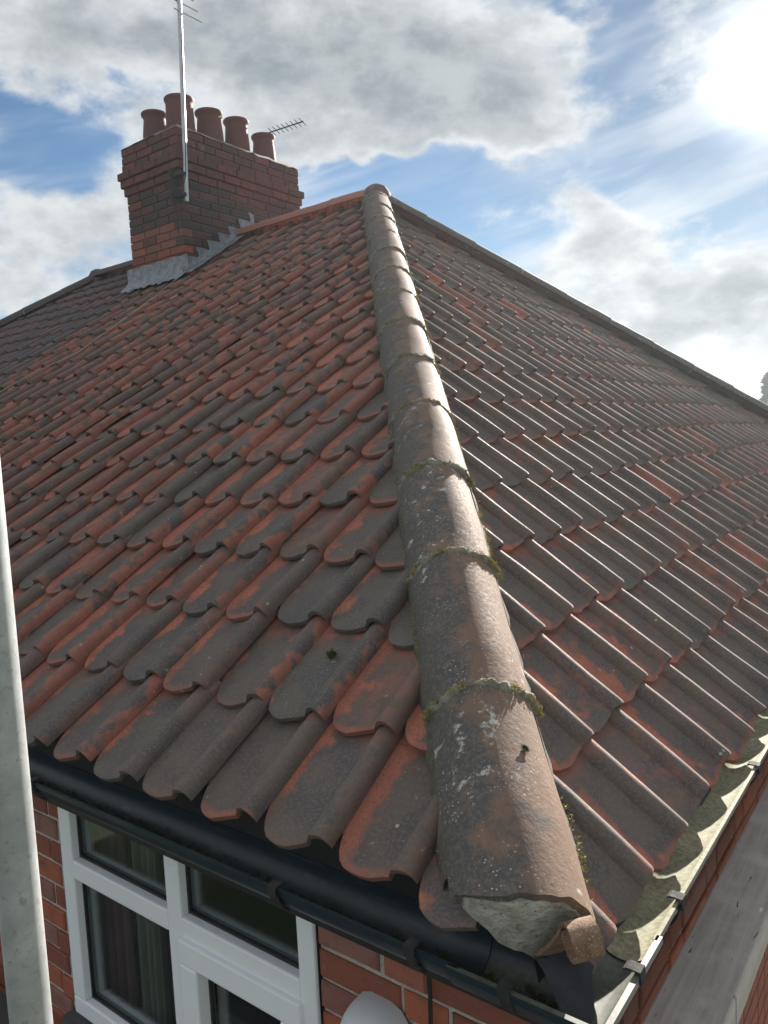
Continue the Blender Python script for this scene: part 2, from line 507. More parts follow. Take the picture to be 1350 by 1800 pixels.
M['bark'] = simple('tree bark', (0.05, 0.04, 0.03), (0.08, 0.06, 0.045), 8, 0.95, 0.5)
M['needles'] = simple('conifer foliage', (0.018, 0.030, 0.014), (0.045, 0.065, 0.028), 0.8, 0.8, 0.0)


def brick_material(name, cols, soot=0.0, spots=0.35):
    mt, N, B = new_mat(name)
    rnd = obj_rand(N)
    P = N.vmath('ADD', obj_coord(N), N.comb(N.math('MULTIPLY', rnd, 41.0), N.math('MULTIPLY', rnd, 13.0), 0.0))
    n1 = N.noise(P, 18.0, 6, 0.65)
    n2 = N.noise(P, 120.0, 4, 0.65)
    r2 = N.math('FRACT', N.math('MULTIPLY', rnd, 13.7))
    c = N.mix(N.smooth(rnd, 0.15, 0.6), cols[0], cols[1])
    c = N.mix(N.smooth(r2, 0.62, 0.92), c, cols[2])
    c = N.mix(N.smooth(n1, 0.45, 0.75), c, cols[3])
    c = N.mix(N.math('MULTIPLY', N.smooth(n2, 0.58, 0.70), spots), c, (0.07, 0.035, 0.03))
    c = N.mix(N.math('MULTIPLY', N.smooth(N.noise(P, 9.0, 5, 0.6), 0.60, 0.75), 0.35), c, (0.42, 0.36, 0.31))
    if soot:
        c = N.mix(N.math('MULTIPLY', N.smooth(N.math('ADD', n1, N.math('MULTIPLY', r2, 0.3)), 0.3, 0.75), soot), c, (0.045, 0.040, 0.042))
    N.set(B.inputs['Base Color'], c)
    B.inputs['Roughness'].default_value = 0.88
    B.inputs['Specular IOR Level'].default_value = 0.3
    N.set(B.inputs['Normal'], N.bump(N.math('ADD', n1, N.math('MULTIPLY', n2, 0.6)), 0.55, 0.004))
    return mt


M['brick'] = brick_material('red facing brick', [(0.40, 0.122, 0.068), (0.25, 0.084, 0.058), (0.29, 0.140, 0.115), (0.19, 0.073, 0.055)])
M['stack'] = brick_material('stack brick', [(0.21, 0.060, 0.046), (0.155, 0.052, 0.045), (0.105, 0.044, 0.043), (0.10, 0.042, 0.040)], 0.35)
M['stack_orange'] = brick_material('cleaner stack brick', [(0.31, 0.098, 0.060), (0.25, 0.084, 0.058), (0.20, 0.076, 0.058), (0.18, 0.068, 0.054)], 0.0)
M['stack_soot'] = brick_material('sooted stack brick', [(0.15, 0.055, 0.045), (0.12, 0.048, 0.042), (0.10, 0.042, 0.040), (0.09, 0.04, 0.038)], 0.85)


def gutter_material(name, silt):
    mt, N, B = new_mat(name)
    P = obj_coord(N)
    g = N.n.new('ShaderNodeNewGeometry')
    _, _, nz = N.xyz(g.outputs['Normal'])
    n1 = N.noise(P, 16.0, 6, 0.65)
    n2 = N.noise(P, 90.0, 5, 0.65)
    base = N.mix(n1, (0.006, 0.017, 0.026), (0.014, 0.027, 0.036))  # blue in the base colour paints in the sky's reflection
    up = N.math('ADD', N.smooth(nz, 0.35, 0.9), N.math('MULTIPLY', N.math('SUBTRACT', n1, 0.5), 0.8))
    s = N.math('MULTIPLY', N.smooth(up, 0.25, 0.75), silt)
    dust = N.mix(N.smooth(n2, 0.35, 0.65), (0.19, 0.18, 0.105), (0.33, 0.31, 0.20))
    scuff = N.noise(N.vmath('MULTIPLY', P, (2.0, 2.0, 14.0)), 7.0, 5, 0.7)
    base = N.mix(N.math('MULTIPLY', N.smooth(scuff, 0.52, 0.74), 0.55), base, (0.085, 0.088, 0.082))
    col = N.mix(s, base, dust)
    N.set(B.inputs['Base Color'], col)
    N.set(B.inputs['Roughness'], N.lin(s, 0.0, 1.0, 0.36, 0.8))
    N.set(B.inputs['Normal'], N.bump(N.math('ADD', n1, N.math('MULTIPLY', n2, 0.5)), 0.15, 0.002))
    return mt


M['gutter'] = gutter_material('black gutter plastic', 0.04)
M['gutter_silt'] = gutter_material('silted gutter plastic', 0.95)
M['gutter_wet'] = gutter_material('wet gutter corner', 0.30)


def board_material():
    mt, N, B = new_mat('weathered timber board')
    P = obj_coord(N)
    x, y, z = N.xyz(P)
    grain = N.noise(N.comb(N.math('MULTIPLY', x, 60.0), N.math('MULTIPLY', y, 2.5), N.math('MULTIPLY', z, 30.0)), 1.0, 6, 0.65, 0.6)
    n1 = N.noise(P, 9.0, 5, 0.6)
    scr = N.noise(N.comb(N.math('MULTIPLY', x, 22.0), N.math('MULTIPLY', y, 5.0), 0.0), 1.0, 3, 0.6, 2.5)
    col = N.mix(N.smooth(grain, 0.3, 0.7), (0.50, 0.45, 0.405), (0.36, 0.32, 0.29))
    col = N.mix(N.smooth(n1, 0.45, 0.75), col, (0.56, 0.52, 0.47))
    col = N.mix(N.smooth(scr, 0.66, 0.70), col, (0.085, 0.075, 0.07))
    N.set(B.inputs['Base Color'], col)
    B.inputs['Roughness'].default_value = 0.8
    N.set(B.inputs['Normal'], N.bump(N.math('SUBTRACT', grain, N.smooth(scr, 0.66, 0.70)), 0.4, 0.003))
    return mt


M['board'] = board_material()

glass, GN, GB = new_mat('window glass')
gl = GN.n.new('ShaderNodeBsdfGlossy')
gl.inputs['Roughness'].default_value = 0.02
tr = GN.n.new('ShaderNodeBsdfTransparent')
tr.inputs['Color'].default_value = (0.80, 0.86, 0.86, 1)
fr = GN.n.new('ShaderNodeLayerWeight')
fr.inputs['Blend'].default_value = 0.5
mx = GN.n.new('ShaderNodeMixShader')
GN.l.new(GN.math('MULTIPLY_ADD', GN.math('POWER', fr.outputs['Facing'], 4.0), 0.9, 0.11, clamp=True), mx.inputs[0])
GN.l.new(tr.outputs[0], mx.inputs[1])
GN.l.new(gl.outputs[0], mx.inputs[2])
GN.l.new(mx.outputs[0], GN.n['Material Output'].inputs['Surface'])
M['glass'] = glass

gm, N, B = new_mat('garden ground')
P = obj_coord(N)
n1 = N.noise(P, 0.35, 5, 0.6)
n2 = N.noise(P, 9.0, 5, 0.65)
c = N.mix(N.smooth(n1, 0.42, 0.58), (0.050, 0.075, 0.028), (0.085, 0.085, 0.045))
c = N.mix(N.smooth(n2, 0.4, 0.7), c, (0.04, 0.05, 0.022))
N.set(B.inputs['Base Color'], c)
B.inputs['Roughness'].default_value = 0.95
M['ground'] = gm
M['paving'] = simple('concrete path', (0.36, 0.345, 0.32), (0.46, 0.44, 0.41), 3, 0.9, 0.3)

# ------------------------------------------------------------------ setting
GZ = -5.2
g = MB().add([(-600, -600, GZ), (600, -600, GZ), (600, 900, GZ), (-600, 900, GZ)], [(0, 1, 2, 3)]).obj('ground', M['ground'])
tag(g, 'grassy ground round the house', kind='structure')
p = MB().box(-13, 3.2, -3.2, 11.5, GZ + 0.004, GZ + 0.06).obj('path', M['paving'])
tag(p, 'pale concrete paving round the house', kind='structure')

# ------------------------------------------------------------------ roof geometry (metres; corner of the eaves at the origin)
TH_A, TH_B = 0.5731, 0.6820
TA, TB = math.tan(TH_A), math.tan(TH_B)
ZB = -0.0732
GA, GB_ = 0.2686, 0.2727
WA, WB = 0.2, 0.2053
XA, YB = -0.3018, 0.3602
YR = 4.37                              # the ridge line
ZR = YR * TA
XR = -(ZR - ZB) / TB                   # apex
YN = 2 * YR
X_PARTY = -6.0
XW = -7.63                             # west end of the ridge
XE = XW + XR                           # west eaves


def project(p):
    d = Vector(p) - CAM
    z = d.dot(RZ)
    if z < 0.05:
        return None
    return 384 + 764.4 * d.dot(RX) / z, 512 + 764.4 * d.dot(RY) / z


house = tag(empty('house', (-2.8, YR, GZ)), 'red brick house in the foreground with a hipped roof of weathered clay tiles', 'house')
neighbour = tag(empty('neighbouring_house', (-8.5, YR, GZ)), 'adjoining house beyond the chimney with a darker grey tiled roof', 'house')

# --- one clay tile: pan with rounded nose on the left, roll on the right
UCOL = [-.222, -.2005, -.197, -.189, -.176, -.160, -.142, -.120, -.094, -.066, -.0525, -.0505, -.0465, -.038, -.026, -.013, -.003, 0.0, 0.0]
NCOL = [-.012, -.014, -.014, -.014, -.0135, -.0125, -.011, -.009, -.006, -.002, .001, .008, .0155, .0245, .0285, .0260, .0165, .006, -.010]


def nose(u, deep):
    dp_ = .019 if deep else .009
    if u < -.124:
        t = min(1.0, (-.124 - u) / .0775)
        return -dp_ + .080 * (1 - math.sqrt(max(0.0, 1 - t * t)))
    if u < -.052:
        t = (u + .124) / .072
        return -dp_ + (dp_ - .001) * t ** 1.8
    return .006 if deep else .002


def tile_mesh(seed, deep):
    r = random.Random(seed)
    ph = [r.uniform(0, 6.28) for _ in range(6)]
    am = r.uniform(0.6, 1.4)
    nc = len(UCOL)
    verts, tuv = [], []
    chip = r.choice([None, None, r.uniform(-.15, -.05)])
    rows = 5

    def add(u, v, n, uu):
        n2 = n + 0.002 - 0.024 * v / GA + 0.0012 * am * math.sin(14 * v + ph[0]) + 0.001 * math.sin(31 * uu + ph[1]) * (1 if v < .25 else 0)
        verts.append((u + 0.0012 * math.sin(16 * v + ph[2]), v, n2))
        tuv.append(((uu + .2) / .2, max(0.0, v) / GA, 0.0))
    vb = []
    for i, u in enumerate(UCOL):
        b = nose(u, deep) + 0.0025 * math.sin(38 * u + ph[3]) + 0.0016 * math.sin(95 * u + ph[4]) + r.uniform(-.0009, .0009)
        if chip is not None and abs(u - chip) < .02:
            b += 0.007 * (1 - abs(u - chip) / .02)
        vb.append(b)
    for row in range(rows):
        for i, u in enumerate(UCOL):
            n = NCOL[i]
            if row == 0:
                v = vb[i]; n = n - .0035 if i < nc - 1 else n
            elif row == 1:
                v = vb[i] + .007
            else:
                v = (0, 0, .105, .205, .325)[row]
            add(u, v, n, UCOL[i])
    for row in range(2):
        for i, u in enumerate(UCOL):
            v = vb[i] + .001 if row == 0 else .12
            n = NCOL[i] - .017 if i < nc - 1 else -.012
            add(u, v, n, UCOL[i])
    faces = []
    for row in range(rows - 1):
        for i in range(nc - 1):
            a = row * nc + i
            faces.append((a, a + 1, a + nc + 1, a + nc))
    lo = rows * nc
    for i in range(nc - 1):
        faces.append((lo + i, lo + i + 1, i + 1, i))
        faces.append((lo + i + 1, lo + i, lo + nc + i, lo + nc + i + 1))
    return verts, faces, tuv


def finish_tile(name, verts, faces, tuv):
    me = to_mesh(name, verts, faces, True, 34)
    at = me.attributes.new('tuv', 'FLOAT_VECTOR', 'POINT')
    at.data.foreach_set('vector', np.array(tuv, dtype=np.float32).ravel())
    return me


VARS = [tile_mesh(100 + i, i < 10) for i in range(20)]      # 0-9 front slope, 10-19 side slope
TM = {}
for key in ('tile', 'tile_dark'):
    TM[key] = []
    for v, f, t in VARS:
        me = finish_tile('roof_tile', v, f, t)
        me.materials.append(M[key])
        TM[key].append(me)

# clip planes (point, outward normal): keep the side where (p - c).n < 0
HIPD = Vector((-TA / TB, 1, 0)).normalized()
C0 = Vector((ZB / TB, 0, 0))                       # plan position of the hip where the A plane has z = 0
nAB = Vector((HIPD.y, -HIPD.x, 0))                 # points to the B side
AP = Vector((XR, YR, 0))
D2 = Vector((TA / TB, 1, 0)).normalized()          # far hip, plan direction
n2h = Vector((-D2.y, D2.x, 0))                     # points west/north, away from B
APW = Vector((XW, YR, 0))
DW = Vector((-TA / TB, -1, 0)).normalized()        # west hip going down
nW = Vector((DW.y, -DW.x, 0))                      # points west


def clip_tile(verts, faces, tuv, Mx, planes):
    """returns (verts, faces, tuv) clipped, or None if nothing is left, or the same lists if untouched"""
    w = [Mx @ Vector(v) for v in verts]
    cut = []
    for c, n in planes:
        d = [(p - c).dot(n) for p in w]
        if min(d) > -0.004:
            return None
        if max(d) > 0:
            cut.append((c, n))
    if not cut:
        return verts, faces, tuv
    bm = bmesh.new()
    lay = bm.verts.layers.float_vector.new('tuv')
    vs = []
    for v, t in zip(verts, tuv):
        q = bm.verts.new(v)
        q[lay] = Vector(t)
        vs.append(q)
    for f in faces:
        bm.faces.new([vs[i] for i in f])
    inv = Mx.inverted()
    for c, n in cut:
        lc = inv @ c
        ln = (inv.to_3x3() @ n).normalized()
        bmesh.ops.bisect_plane(bm, geom=bm.verts[:] + bm.edges[:] + bm.faces[:], plane_co=lc, plane_no=ln, clear_outer=True, dist=1e-6)
    bm.verts.index_update()
    nv = [tuple(v.co) for v in bm.verts]
    nt = [tuple(v[lay]) for v in bm.verts]
    nf = [tuple(v.index for v in f.verts) for f in bm.faces]
    bm.free()
    if not nf:
        return None
    return nv, nf, nt


def frame(o, r, u, n, s=1.0):
    Mx = Matrix.Identity(4)
    for i in range(3):
        Mx[i][0] = r[i] * s
        Mx[i][1] = u[i]
        Mx[i][2] = n[i]
        Mx[i][3] = o[i]
    return Mx


def jitter():
    return (Matrix.Translation((random.gauss(0, .002), random.gauss(0, .0055) - (.014 if random.random() < .03 else 0), max(-.002, random.gauss(.0008, .0015))))
            @ Matrix.Rotation(random.gauss(0, .011), 4, 'Z') @ Matrix.Rotation(random.gauss(0, .007), 4, 'X') @ Matrix.Rotation(random.gauss(0, .016), 4, 'Y'))


rA, uA, nA = Vector((1, 0, 0)), Vector((0, math.cos(TH_A), math.sin(TH_A))), Vector((0, -math.sin(TH_A), math.cos(TH_A)))
rB, uB, nB = Vector((0, 1, 0)), Vector((-math.cos(TH_B), 0, math.sin(TH_B))), Vector((math.sin(TH_B), 0, math.cos(TH_B)))
placed = []
planesA = [(Vector((-.165, 0, 0)), Vector((1, 0, 0))), (C0, nAB), (Vector((0, YR - .02, 0)), Vector((0, 1, 0))), (APW, nW)]
CH = (-5.97, -5.187, 3.623, 5.165)     # chimney plan: x0 x1 y0 y1
for j in range(20):
    for k in range(-2, 56):
        s = j * GA
        o = Vector((XA - k * WA, 0, 0)) + uA * s
        o = o + nA * (.006 * math.sin(o.x * 1.1 + j * .4) * math.sin(j * .5)) + uA * (.006 * math.sin(o.x * 1.9 + j * 1.7))
        Mx = frame(o, rA, uA, nA) @ jitter()
        c = o + uA * .13 - rA * .1
        if CH[0] + .1 < c.x < CH[1] - .1 and c.y > CH[2] + .12:
            continue
        dark = c.x < X_PARTY
        q = [project(o + rA * a + uA * b) for a, b in ((-.2, 0), (0, 0), (0, GA), (-.2, GA))]
        if j == 0 and k == 0:
            Mx = Matrix.Translation(uA * -.010) @ Mx
        if j == 0 and k == -1:
            Mx = Matrix.Translation(uA * -.030) @ Mx
        if k < -1:
            continue
        cl_ = min(.9, max(0.0, (j - 1.5) / 7) * .75 + max(0, k - 3) * .035) * random.uniform(.5, 1.25)
        placed.append(('A', dark, Mx, planesA, q, cl_))
planesB = [(Vector((0, .082, 0)), Vector((0, -1, 0))), (C0, -nAB), (AP, n2h)]
for j in range(20):
    for mm in range(-3, 46):
        s = j * GB_
        tip = Vector((0, YB + mm * WB, ZB)) + uB * s
        o = tip - nB * .030 + rB * .028
        o = o + nB * (.006 * math.sin(o.y * 1.2 + j * .4) * math.sin(j * .5)) + uB * (.005 * math.sin(o.y * 2.1 + j * 1.7))
        Mx = frame(o, rB, uB, nB, WB / WA) @ jitter()
        q = [project(o + rB * a + uB * b) for a, b in ((-.2, 0), (0, 0), (0, GB_), (-.2, GB_))]
        if mm < -1:
            continue
        placed.append(('B', False, Mx, planesB, q, random.uniform(.1, .7)))


def quad_area(q):
    if any(p is None for p in q):
        return 0.0
    cx = sum(p[0] for p in q) / 4
    cy = sum(p[1] for p in q) / 4
    if not (-15 < cx < 783 and -15 < cy < 1039):
        return 0.0
    return abs(sum(q[i][0] * q[(i + 1) % 4][1] - q[(i + 1) % 4][0] * q[i][1] for i in range(4))) / 2


items = []
for idx, (side, dark, Mx, planes, q, cl_) in enumerate(placed):
    var = random.randrange(10) + (10 if side == 'B' else 0)
    v, f, t = VARS[var]
    res = clip_tile(v, f, t, Mx, planes)
    if res is None:
        continue
    whole = res[0] is v
    items.append((quad_area(q) * (1 if whole else .8), side, dark, Mx, var, None if whole else res, cl_))
items.sort(key=lambda a: -a[0])


def deck(name, pts, mat, parent):
    return mesh_obj(name, to_mesh(name, pts, [tuple(range(len(pts)))]), mat, parent)


dn = 0.055
slopeA = deck('roof_slope', [Vector(p) - nA * dn for p in ((X_PARTY, .03, .03 * TA), (-.07, .03, .03 * TA), (XR, YR, ZR), (X_PARTY, YR, ZR))], M['felt'], house)
slopeB = deck('roof_slope', [Vector(p) - nB * (dn + .035) for p in ((-.03, .03, ZB + .03 * TB), (-.03, YN - .03, ZB + .03 * TB), (XR, YR, ZR))], M['felt'], house)
slopeN = deck('roof_slope', [Vector(p) + Vector((0, 0, -.02)) for p in ((-.05, YN, 0), (X_PARTY, YN, 0), (X_PARTY, YR, ZR), (XR, YR, ZR))], M['roofback'], house)
slopeA2 = deck('roof_slope', [Vector(p) - nA * dn for p in ((XE, .03, .03 * TA), (X_PARTY, .03, .03 * TA), (X_PARTY, YR, ZR), (XW, YR, ZR))], M['felt'], neighbour)
slopeN2 = deck('roof_slope', [Vector(p) + Vector((0, 0, -.02)) for p in ((X_PARTY, YN, 0), (XE, YN, 0), (XW, YR, ZR), (X_PARTY, YR, ZR))], M['roofback'], neighbour)
slopeW = deck('roof_slope', [Vector(p) + Vector((0, 0, -.02)) for p in ((XE, YN, 0), (XE, 0, 0), (XW, YR, ZR))], M['roofback'], neighbour)

LIMIT = 300
count = {False: 0, True: 0}
rest = {False: [], True: []}
for area, side, dark, Mx, var, cut, cl_ in items:
    if area > 25 and count[dark] < LIMIT:
        count[dark] += 1
        key = 'tile_dark' if dark else 'tile'
        if cut is None:
            me = TM[key][var]
        else:
            me = finish_tile('roof_tile', *cut)
            me.materials.append(M[key])
        o = bpy.data.objects.new('roof_tile', me)
        COL.objects.link(o)
        o.parent = (slopeA2 if dark else slopeA) if side == 'A' else slopeB
        o.matrix_basis = Mx
        o.color = (cl_, cl_, cl_, 1)
    else:
        rest[dark].append((Mx, VARS[var] if cut is None else cut, cl_))
for dark in (False, True):
    vv, ff, tt, rr, cc_ = [], [], [], [], []
    off = 0
    for Mx, (v, f, t), cl_ in rest[dark]:
        A = np.array(v) @ np.array(Mx.to_3x3()).T + np.array(Mx.translation)
        vv.append(A)
        ff += [tuple(i + off for i in fc) for fc in f]
        tt += list(t)
        rr += [random.random()] * len(v)
        cc_ += [cl_] * len(v)
        off += len(v)
    if not vv:
        continue
    me = finish_tile('roof_tiles_beyond', np.concatenate(vv), ff, tt)
    at = me.attributes.new('rnd', 'FLOAT', 'POINT')
    at.data.foreach_set('value', np.array(rr, dtype=np.float32))
    at = me.attributes.new('cl', 'FLOAT', 'POINT')
    at.data.foreach_set('value', np.array(cc_, dtype=np.float32))
    o = mesh_obj('roof_tiles_beyond', me, M['tile_dark_joined' if dark else 'tile_joined'], neighbour if dark else house)
    o['kind'] = 'stuff'


# ------------------------------------------------------------------ hip and ridge tiles
def cap_tile(name, p0, p1, up, rad0, rad1, mat, parent, seed, ang=76, na=26, ns=7, th=.016, skew=False):
    """half-round cap from foot p0 to head p1 (points on the crest)"""
    r = random.Random(seed)
    p0, p1 = Vector(p0), Vector(p1)
    d = (p1 - p0).normalized()
    up = (up - d * up.dot(d)).normalized()
    side = d.cross(up).normalized()                 # points right when looking up the hip
    verts, tuv, faces = [], [], []
    ph = [r.uniform(0, 6) for _ in range(4)]
    for lay in (0, 1):
        for i in range(ns + 1):
            s = i / ns
            c = p0.lerp(p1, s)
            rad = rad0 + (rad1 - rad0) * s
            top = c + up * (rad - rad1) * 0.6
            cen = top - up * rad
            for a in range(na + 1):
                al = R_(-ang + 2 * ang * a / na)
                rr = rad + .0012 * math.sin(5 * al + ph[0] + 3 * s) + .0012 * math.sin(9 * s + ph[1])
                if lay:
                    rr -= th
                e = .0030 * math.sin(7 * al + ph[2]) + .0018 * math.sin(17 * al + ph[3]) + (.008 * max(0.0, 1 - abs(al - ph[0] / 3 + .9) / .12)) * (1 if i == 0 else 0) if i in (0, ns) else 0
                if skew and i <= 2:
                    e += (.018 + .044 * max(0.0, min(1.0, (-al - .25) / .9)) ** 1.3) * (1 - i / 3)
                verts.append(cen + (up * math.cos(al) + side * math.sin(al)) * rr + d * e)
                tuv.append((-1 + 2 * a / na, s, 0))
    n = na + 1
    L = (ns + 1) * n
    for i in range(ns):
        for a in range(na):
            k = i * n + a
            faces.append((k, k + 1, k + n + 1, k + n))
            faces.append((L + k + 1, L + k, L + k + n, L + k + n + 1))
    for a in range(na):
        faces.append((a + 1, a, L + a, L + a + 1))
        k = ns * n + a
        faces.append((k, k + 1, L + k + 1, L + k))
    for i in range(ns):
        k = i * n
        faces.append((k, k + n, L + k + n, L + k))
        k = i * n + na
        faces.append((k + n, k, L + k, L + k + n))
    me = finish_tile(name, verts, faces, tuv)
    return mesh_obj(name, me, mat, parent), (d, up, side)


def joint_ring(p, d, up, side, rad, parent, seed, thick=.009, ang=78, mat='mortar', rough=1.0):
    r = random.Random(seed)
    na, nr = 44, 7
    cen = Vector(p) - up * rad
    verts, faces = [], []
    ph = [r.uniform(0, 6.3) for _ in range(6)]
    for a in range(na + 1):
        al = R_(-ang + 2 * ang * a / na)
        w = thick * (1 + rough * (.30 * math.sin(6 * al + ph[0]) + .28 * math.sin(13 * al + ph[1]) + .25 * math.sin(29 * al + ph[2]) + r.uniform(-.25, .25)))
        h = thick * (.8 + rough * (.30 * math.sin(8 * al + ph[3]) + .3 * math.sin(21 * al + ph[4]) + r.uniform(-.25, .25)))
        sh = rough * (.005 * math.sin(5 * al + ph[5]) + r.uniform(-.0015, .0015))
        for b in range(nr):
            t = math.pi * b / (nr - 1)
            verts.append(cen + (up * math.cos(al) + side * math.sin(al)) * (rad - .006 + (h + .004) * math.sin(t)) + d * (sh + w * math.cos(t)))
    for a in range(na):
        for b in range(nr - 1):
            k = a * nr + b
            faces.append((k, k + nr, k + nr + 1, k + 1))
    return mesh_obj('mortar_joint', to_mesh('mortar_joint', verts, faces, True), M[mat], parent)


def tufts(name, pts, mat, parent, n, size, seed, spread=.006):
    """short moss blades around points (pos, normal)"""
    r = random.Random(seed)
    verts, faces = [], []
    for _ in range(n):
        p, nn = r.choice(pts)
        p = Vector(p) + Vector((r.gauss(0, spread), r.gauss(0, spread), r.gauss(0, spread * .7)))
        dirn = (Vector(nn) + Vector((r.gauss(0, .6), r.gauss(0, .6), r.gauss(0, .6)))).normalized()
        sd = dirn.orthogonal().normalized()
        sd.rotate(Matrix.Rotation(r.uniform(0, 6.28), 3, dirn))
        l = size * r.uniform(.5, 1.3)
        wd = l * .22
        k = len(verts)
        verts += [p - sd * wd, p + sd * wd, p + dirn * l * .6 + sd * wd * .7, p + dirn * l]
        faces += [(k, k + 1, k + 2, k + 3)]
    o = mesh_obj(name, to_mesh(name, verts, faces), mat, parent)
    o['kind'] = 'stuff'
    return o


T1, DT = 0.2789, 0.3260
UPV = Vector((0, 0, 1))


def crest(t):
    z = t * TA
    return Vector((-(z - ZB) / TB, t, z + .09))


R0, R1 = .116, .109
for n in range(-1, 13):
    t0, t1 = T1 + n * DT, T1 + (n + 1) * DT
    if n == 12:
        t1 = YR - .02
    wob = Vector((random.gauss(0, .002), random.gauss(0, .002), random.gauss(0, .002)))
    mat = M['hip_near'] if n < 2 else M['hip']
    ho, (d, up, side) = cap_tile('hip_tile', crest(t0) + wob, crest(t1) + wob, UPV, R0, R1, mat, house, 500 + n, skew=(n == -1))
    if n >= 0:
        joint_ring(crest(t0) + up * .002, d, up, side, R0 - .002, ho, 600 + n, thick=.0105 if n < 3 else .008)
        pts = []
        cen = crest(t0) - up * R0
        mc_ = [(random.uniform(-72, 78), random.uniform(3, 9)) for _ in range(4)] + [(random.uniform(35, 76), random.uniform(6, 14)) for _ in range(2)]
        for a in range(160):
            m0, ms = random.choice(mc_)
            al = R_(max(-78, min(80, random.gauss(m0, ms) if random.random() < .8 else random.uniform(-75, 78))))
            nn = up * math.cos(al) + side * math.sin(al)
            pts.append((cen + nn * (R0 + .004 + abs(random.gauss(0, .002))) + d * random.gauss(0, .004), nn * .8 + d * .3))
        tufts('moss', pts, M['moss'], ho, 1500 if n < 3 else 700 if n < 7 else 160, .0052 if n < 3 else .005, 700 + n, .0028)
    if n == -1:
        # nail hole with a dark plug
        al = R_(26)
        c = crest(t0 + DT * .66)
        nn = up * math.cos(al) + side * math.sin(al)
        pc = c - up * (R0 - .003) + nn * (R0 - .001)
        e1 = nn.cross(d).normalized()
        hb = MB()
        ring = [pc + (e1 * math.cos(a) + d * math.sin(a)) * .0095 + nn * .0025 for a in np.linspace(0, 2 * math.pi, 13)[:-1]]
        ring2 = [pc + (e1 * math.cos(a) + d * math.sin(a)) * .0062 + nn * .0030 for a in np.linspace(0, 2 * math.pi, 13)[:-1]]
        mid = [pc + (e1 * math.cos(a) + d * math.sin(a)) * .0058 - nn * .001 for a in np.linspace(0, 2 * math.pi, 13)[:-1]]
        hb.add(ring + ring2 + mid, [(i, (i + 1) % 12, 12 + (i + 1) % 12, 12 + i) for i in range(12)] + [(12 + i, 12 + (i + 1) % 12, 24 + (i + 1) % 12, 24 + i) for i in range(12)] + [tuple(range(24, 36))])
        hb.obj('nail_hole', M['moss_dark'], ho)
HD, HUP, HS = d, up, side

# moss and mortar bedding along both edges of the hip caps
for sgn, nm in ((-1, 'left'), (1, 'right')):
    pts = []
    mv, mf = [], []
    nseg = 150
    for i in range(nseg + 1):
        t = T1 - DT + (.085 if sgn < 0 else .045) + (YR - T1 + DT - .16) * i / nseg
        c = crest(t) - HUP * .118
        base = c + HUP * .024 + HS * sgn * .106
        fr_ = random.uniform(.6, 1.4)
        a = base + HUP * .012
        b = base + HS * sgn * .010 * fr_ - HUP * .012
        e = base - HUP * .070
        mv += [a, b, e + HS * sgn * .016 * fr_]
        if i:
            k = len(mv) - 6
            mf += [(k, k + 3, k + 4, k + 1), (k + 1, k + 4, k + 5, k + 2)]
        if i:
            for _ in range(int(12 * max(0, math.sin(i * .37 + sgn) * math.sin(i * .083 + 2 * sgn) + random.uniform(-.15, .25)))):
                pts.append((pb_.lerp(b, random.random()) + HUP * random.uniform(.002, .016), HS * sgn * .8 + HUP * .5))
        pb_ = b
    mesh_obj('bedding_mortar', to_mesh('bedding_mortar', mv, mf, True), M['bedding'], house)
    tufts('moss', pts, M['moss'], house, 2600 if sgn > 0 else 900, .0052, 800 + sgn, .0032)

# far hip (north-east), its foot is at the far eaves
apx = Vector((XR, YR, ZR + .09))
foot = Vector((-ZB / TB * 0, YN, ZB + .12))
L2 = (foot - apx).length
nh = 13
for n in range(nh):
    a = apx.lerp(foot, (n + 1) / nh)
    b = apx.lerp(foot, n / nh)
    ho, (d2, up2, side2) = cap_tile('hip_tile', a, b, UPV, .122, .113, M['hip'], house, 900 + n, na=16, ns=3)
    joint_ring(a + up2 * .002, d2, up2, side2, .118, ho, 950 + n, thick=.006)
# west hip of the neighbouring house
apw = Vector((XW, YR, ZR + .09))
footw = Vector((XE, 0, .10))
for n in range(13):
    a = apw.lerp(footw, (n + 1) / 13)
    b = apw.lerp(footw, n / 13)
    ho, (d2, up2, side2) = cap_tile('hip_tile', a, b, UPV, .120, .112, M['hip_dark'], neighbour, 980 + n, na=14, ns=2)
    joint_ring(a + up2 * .002, d2, up2, side2, .118, ho, 990 + n, thick=.006)
# ridge
xs = [XR + .02, -4.02, -4.46, -4.90, CH[1] - .02]
for i in range(4):
    sag = -.004 * i
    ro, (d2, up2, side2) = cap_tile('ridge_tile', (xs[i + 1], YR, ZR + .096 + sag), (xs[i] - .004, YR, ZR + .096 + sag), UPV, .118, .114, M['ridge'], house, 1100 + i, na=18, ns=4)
    if i:
        joint_ring(Vector((xs[i], YR, ZR + .098 + sag)), d2, up2, side2, .115, ro, 1120 + i, thick=.008, mat='stackmortar')
xs = [CH[0], -6.45, -6.90, -7.30, XW]
for i in range(4):
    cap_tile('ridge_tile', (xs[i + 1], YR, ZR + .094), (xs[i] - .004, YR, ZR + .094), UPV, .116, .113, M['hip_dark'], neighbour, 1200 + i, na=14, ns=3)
# cap at the apex
ao = MB().lathe((XR + .01, YR, ZR - .015), [(0.001, .128), (.05, .122), (.09, .098), (.118, .05), (.128, 0), (.13, -.05)], 20).obj('hip_junction_tile', M['hip'], house, True)
ao.data.attributes.new('tuv', 'FLOAT_VECTOR', 'POINT')
aw = MB().lathe((XW - .02, YR, ZR - .02), [(0.001, .130), (.05, .124), (.09, .100), (.118, .05), (.130, 0), (.135, -.06), (.135, -.12)], 20).obj('hip_junction_tile', M['hip_dark'], neighbour, True)
aw.data.attributes.new('tuv', 'FLOAT_VECTOR', 'POINT')

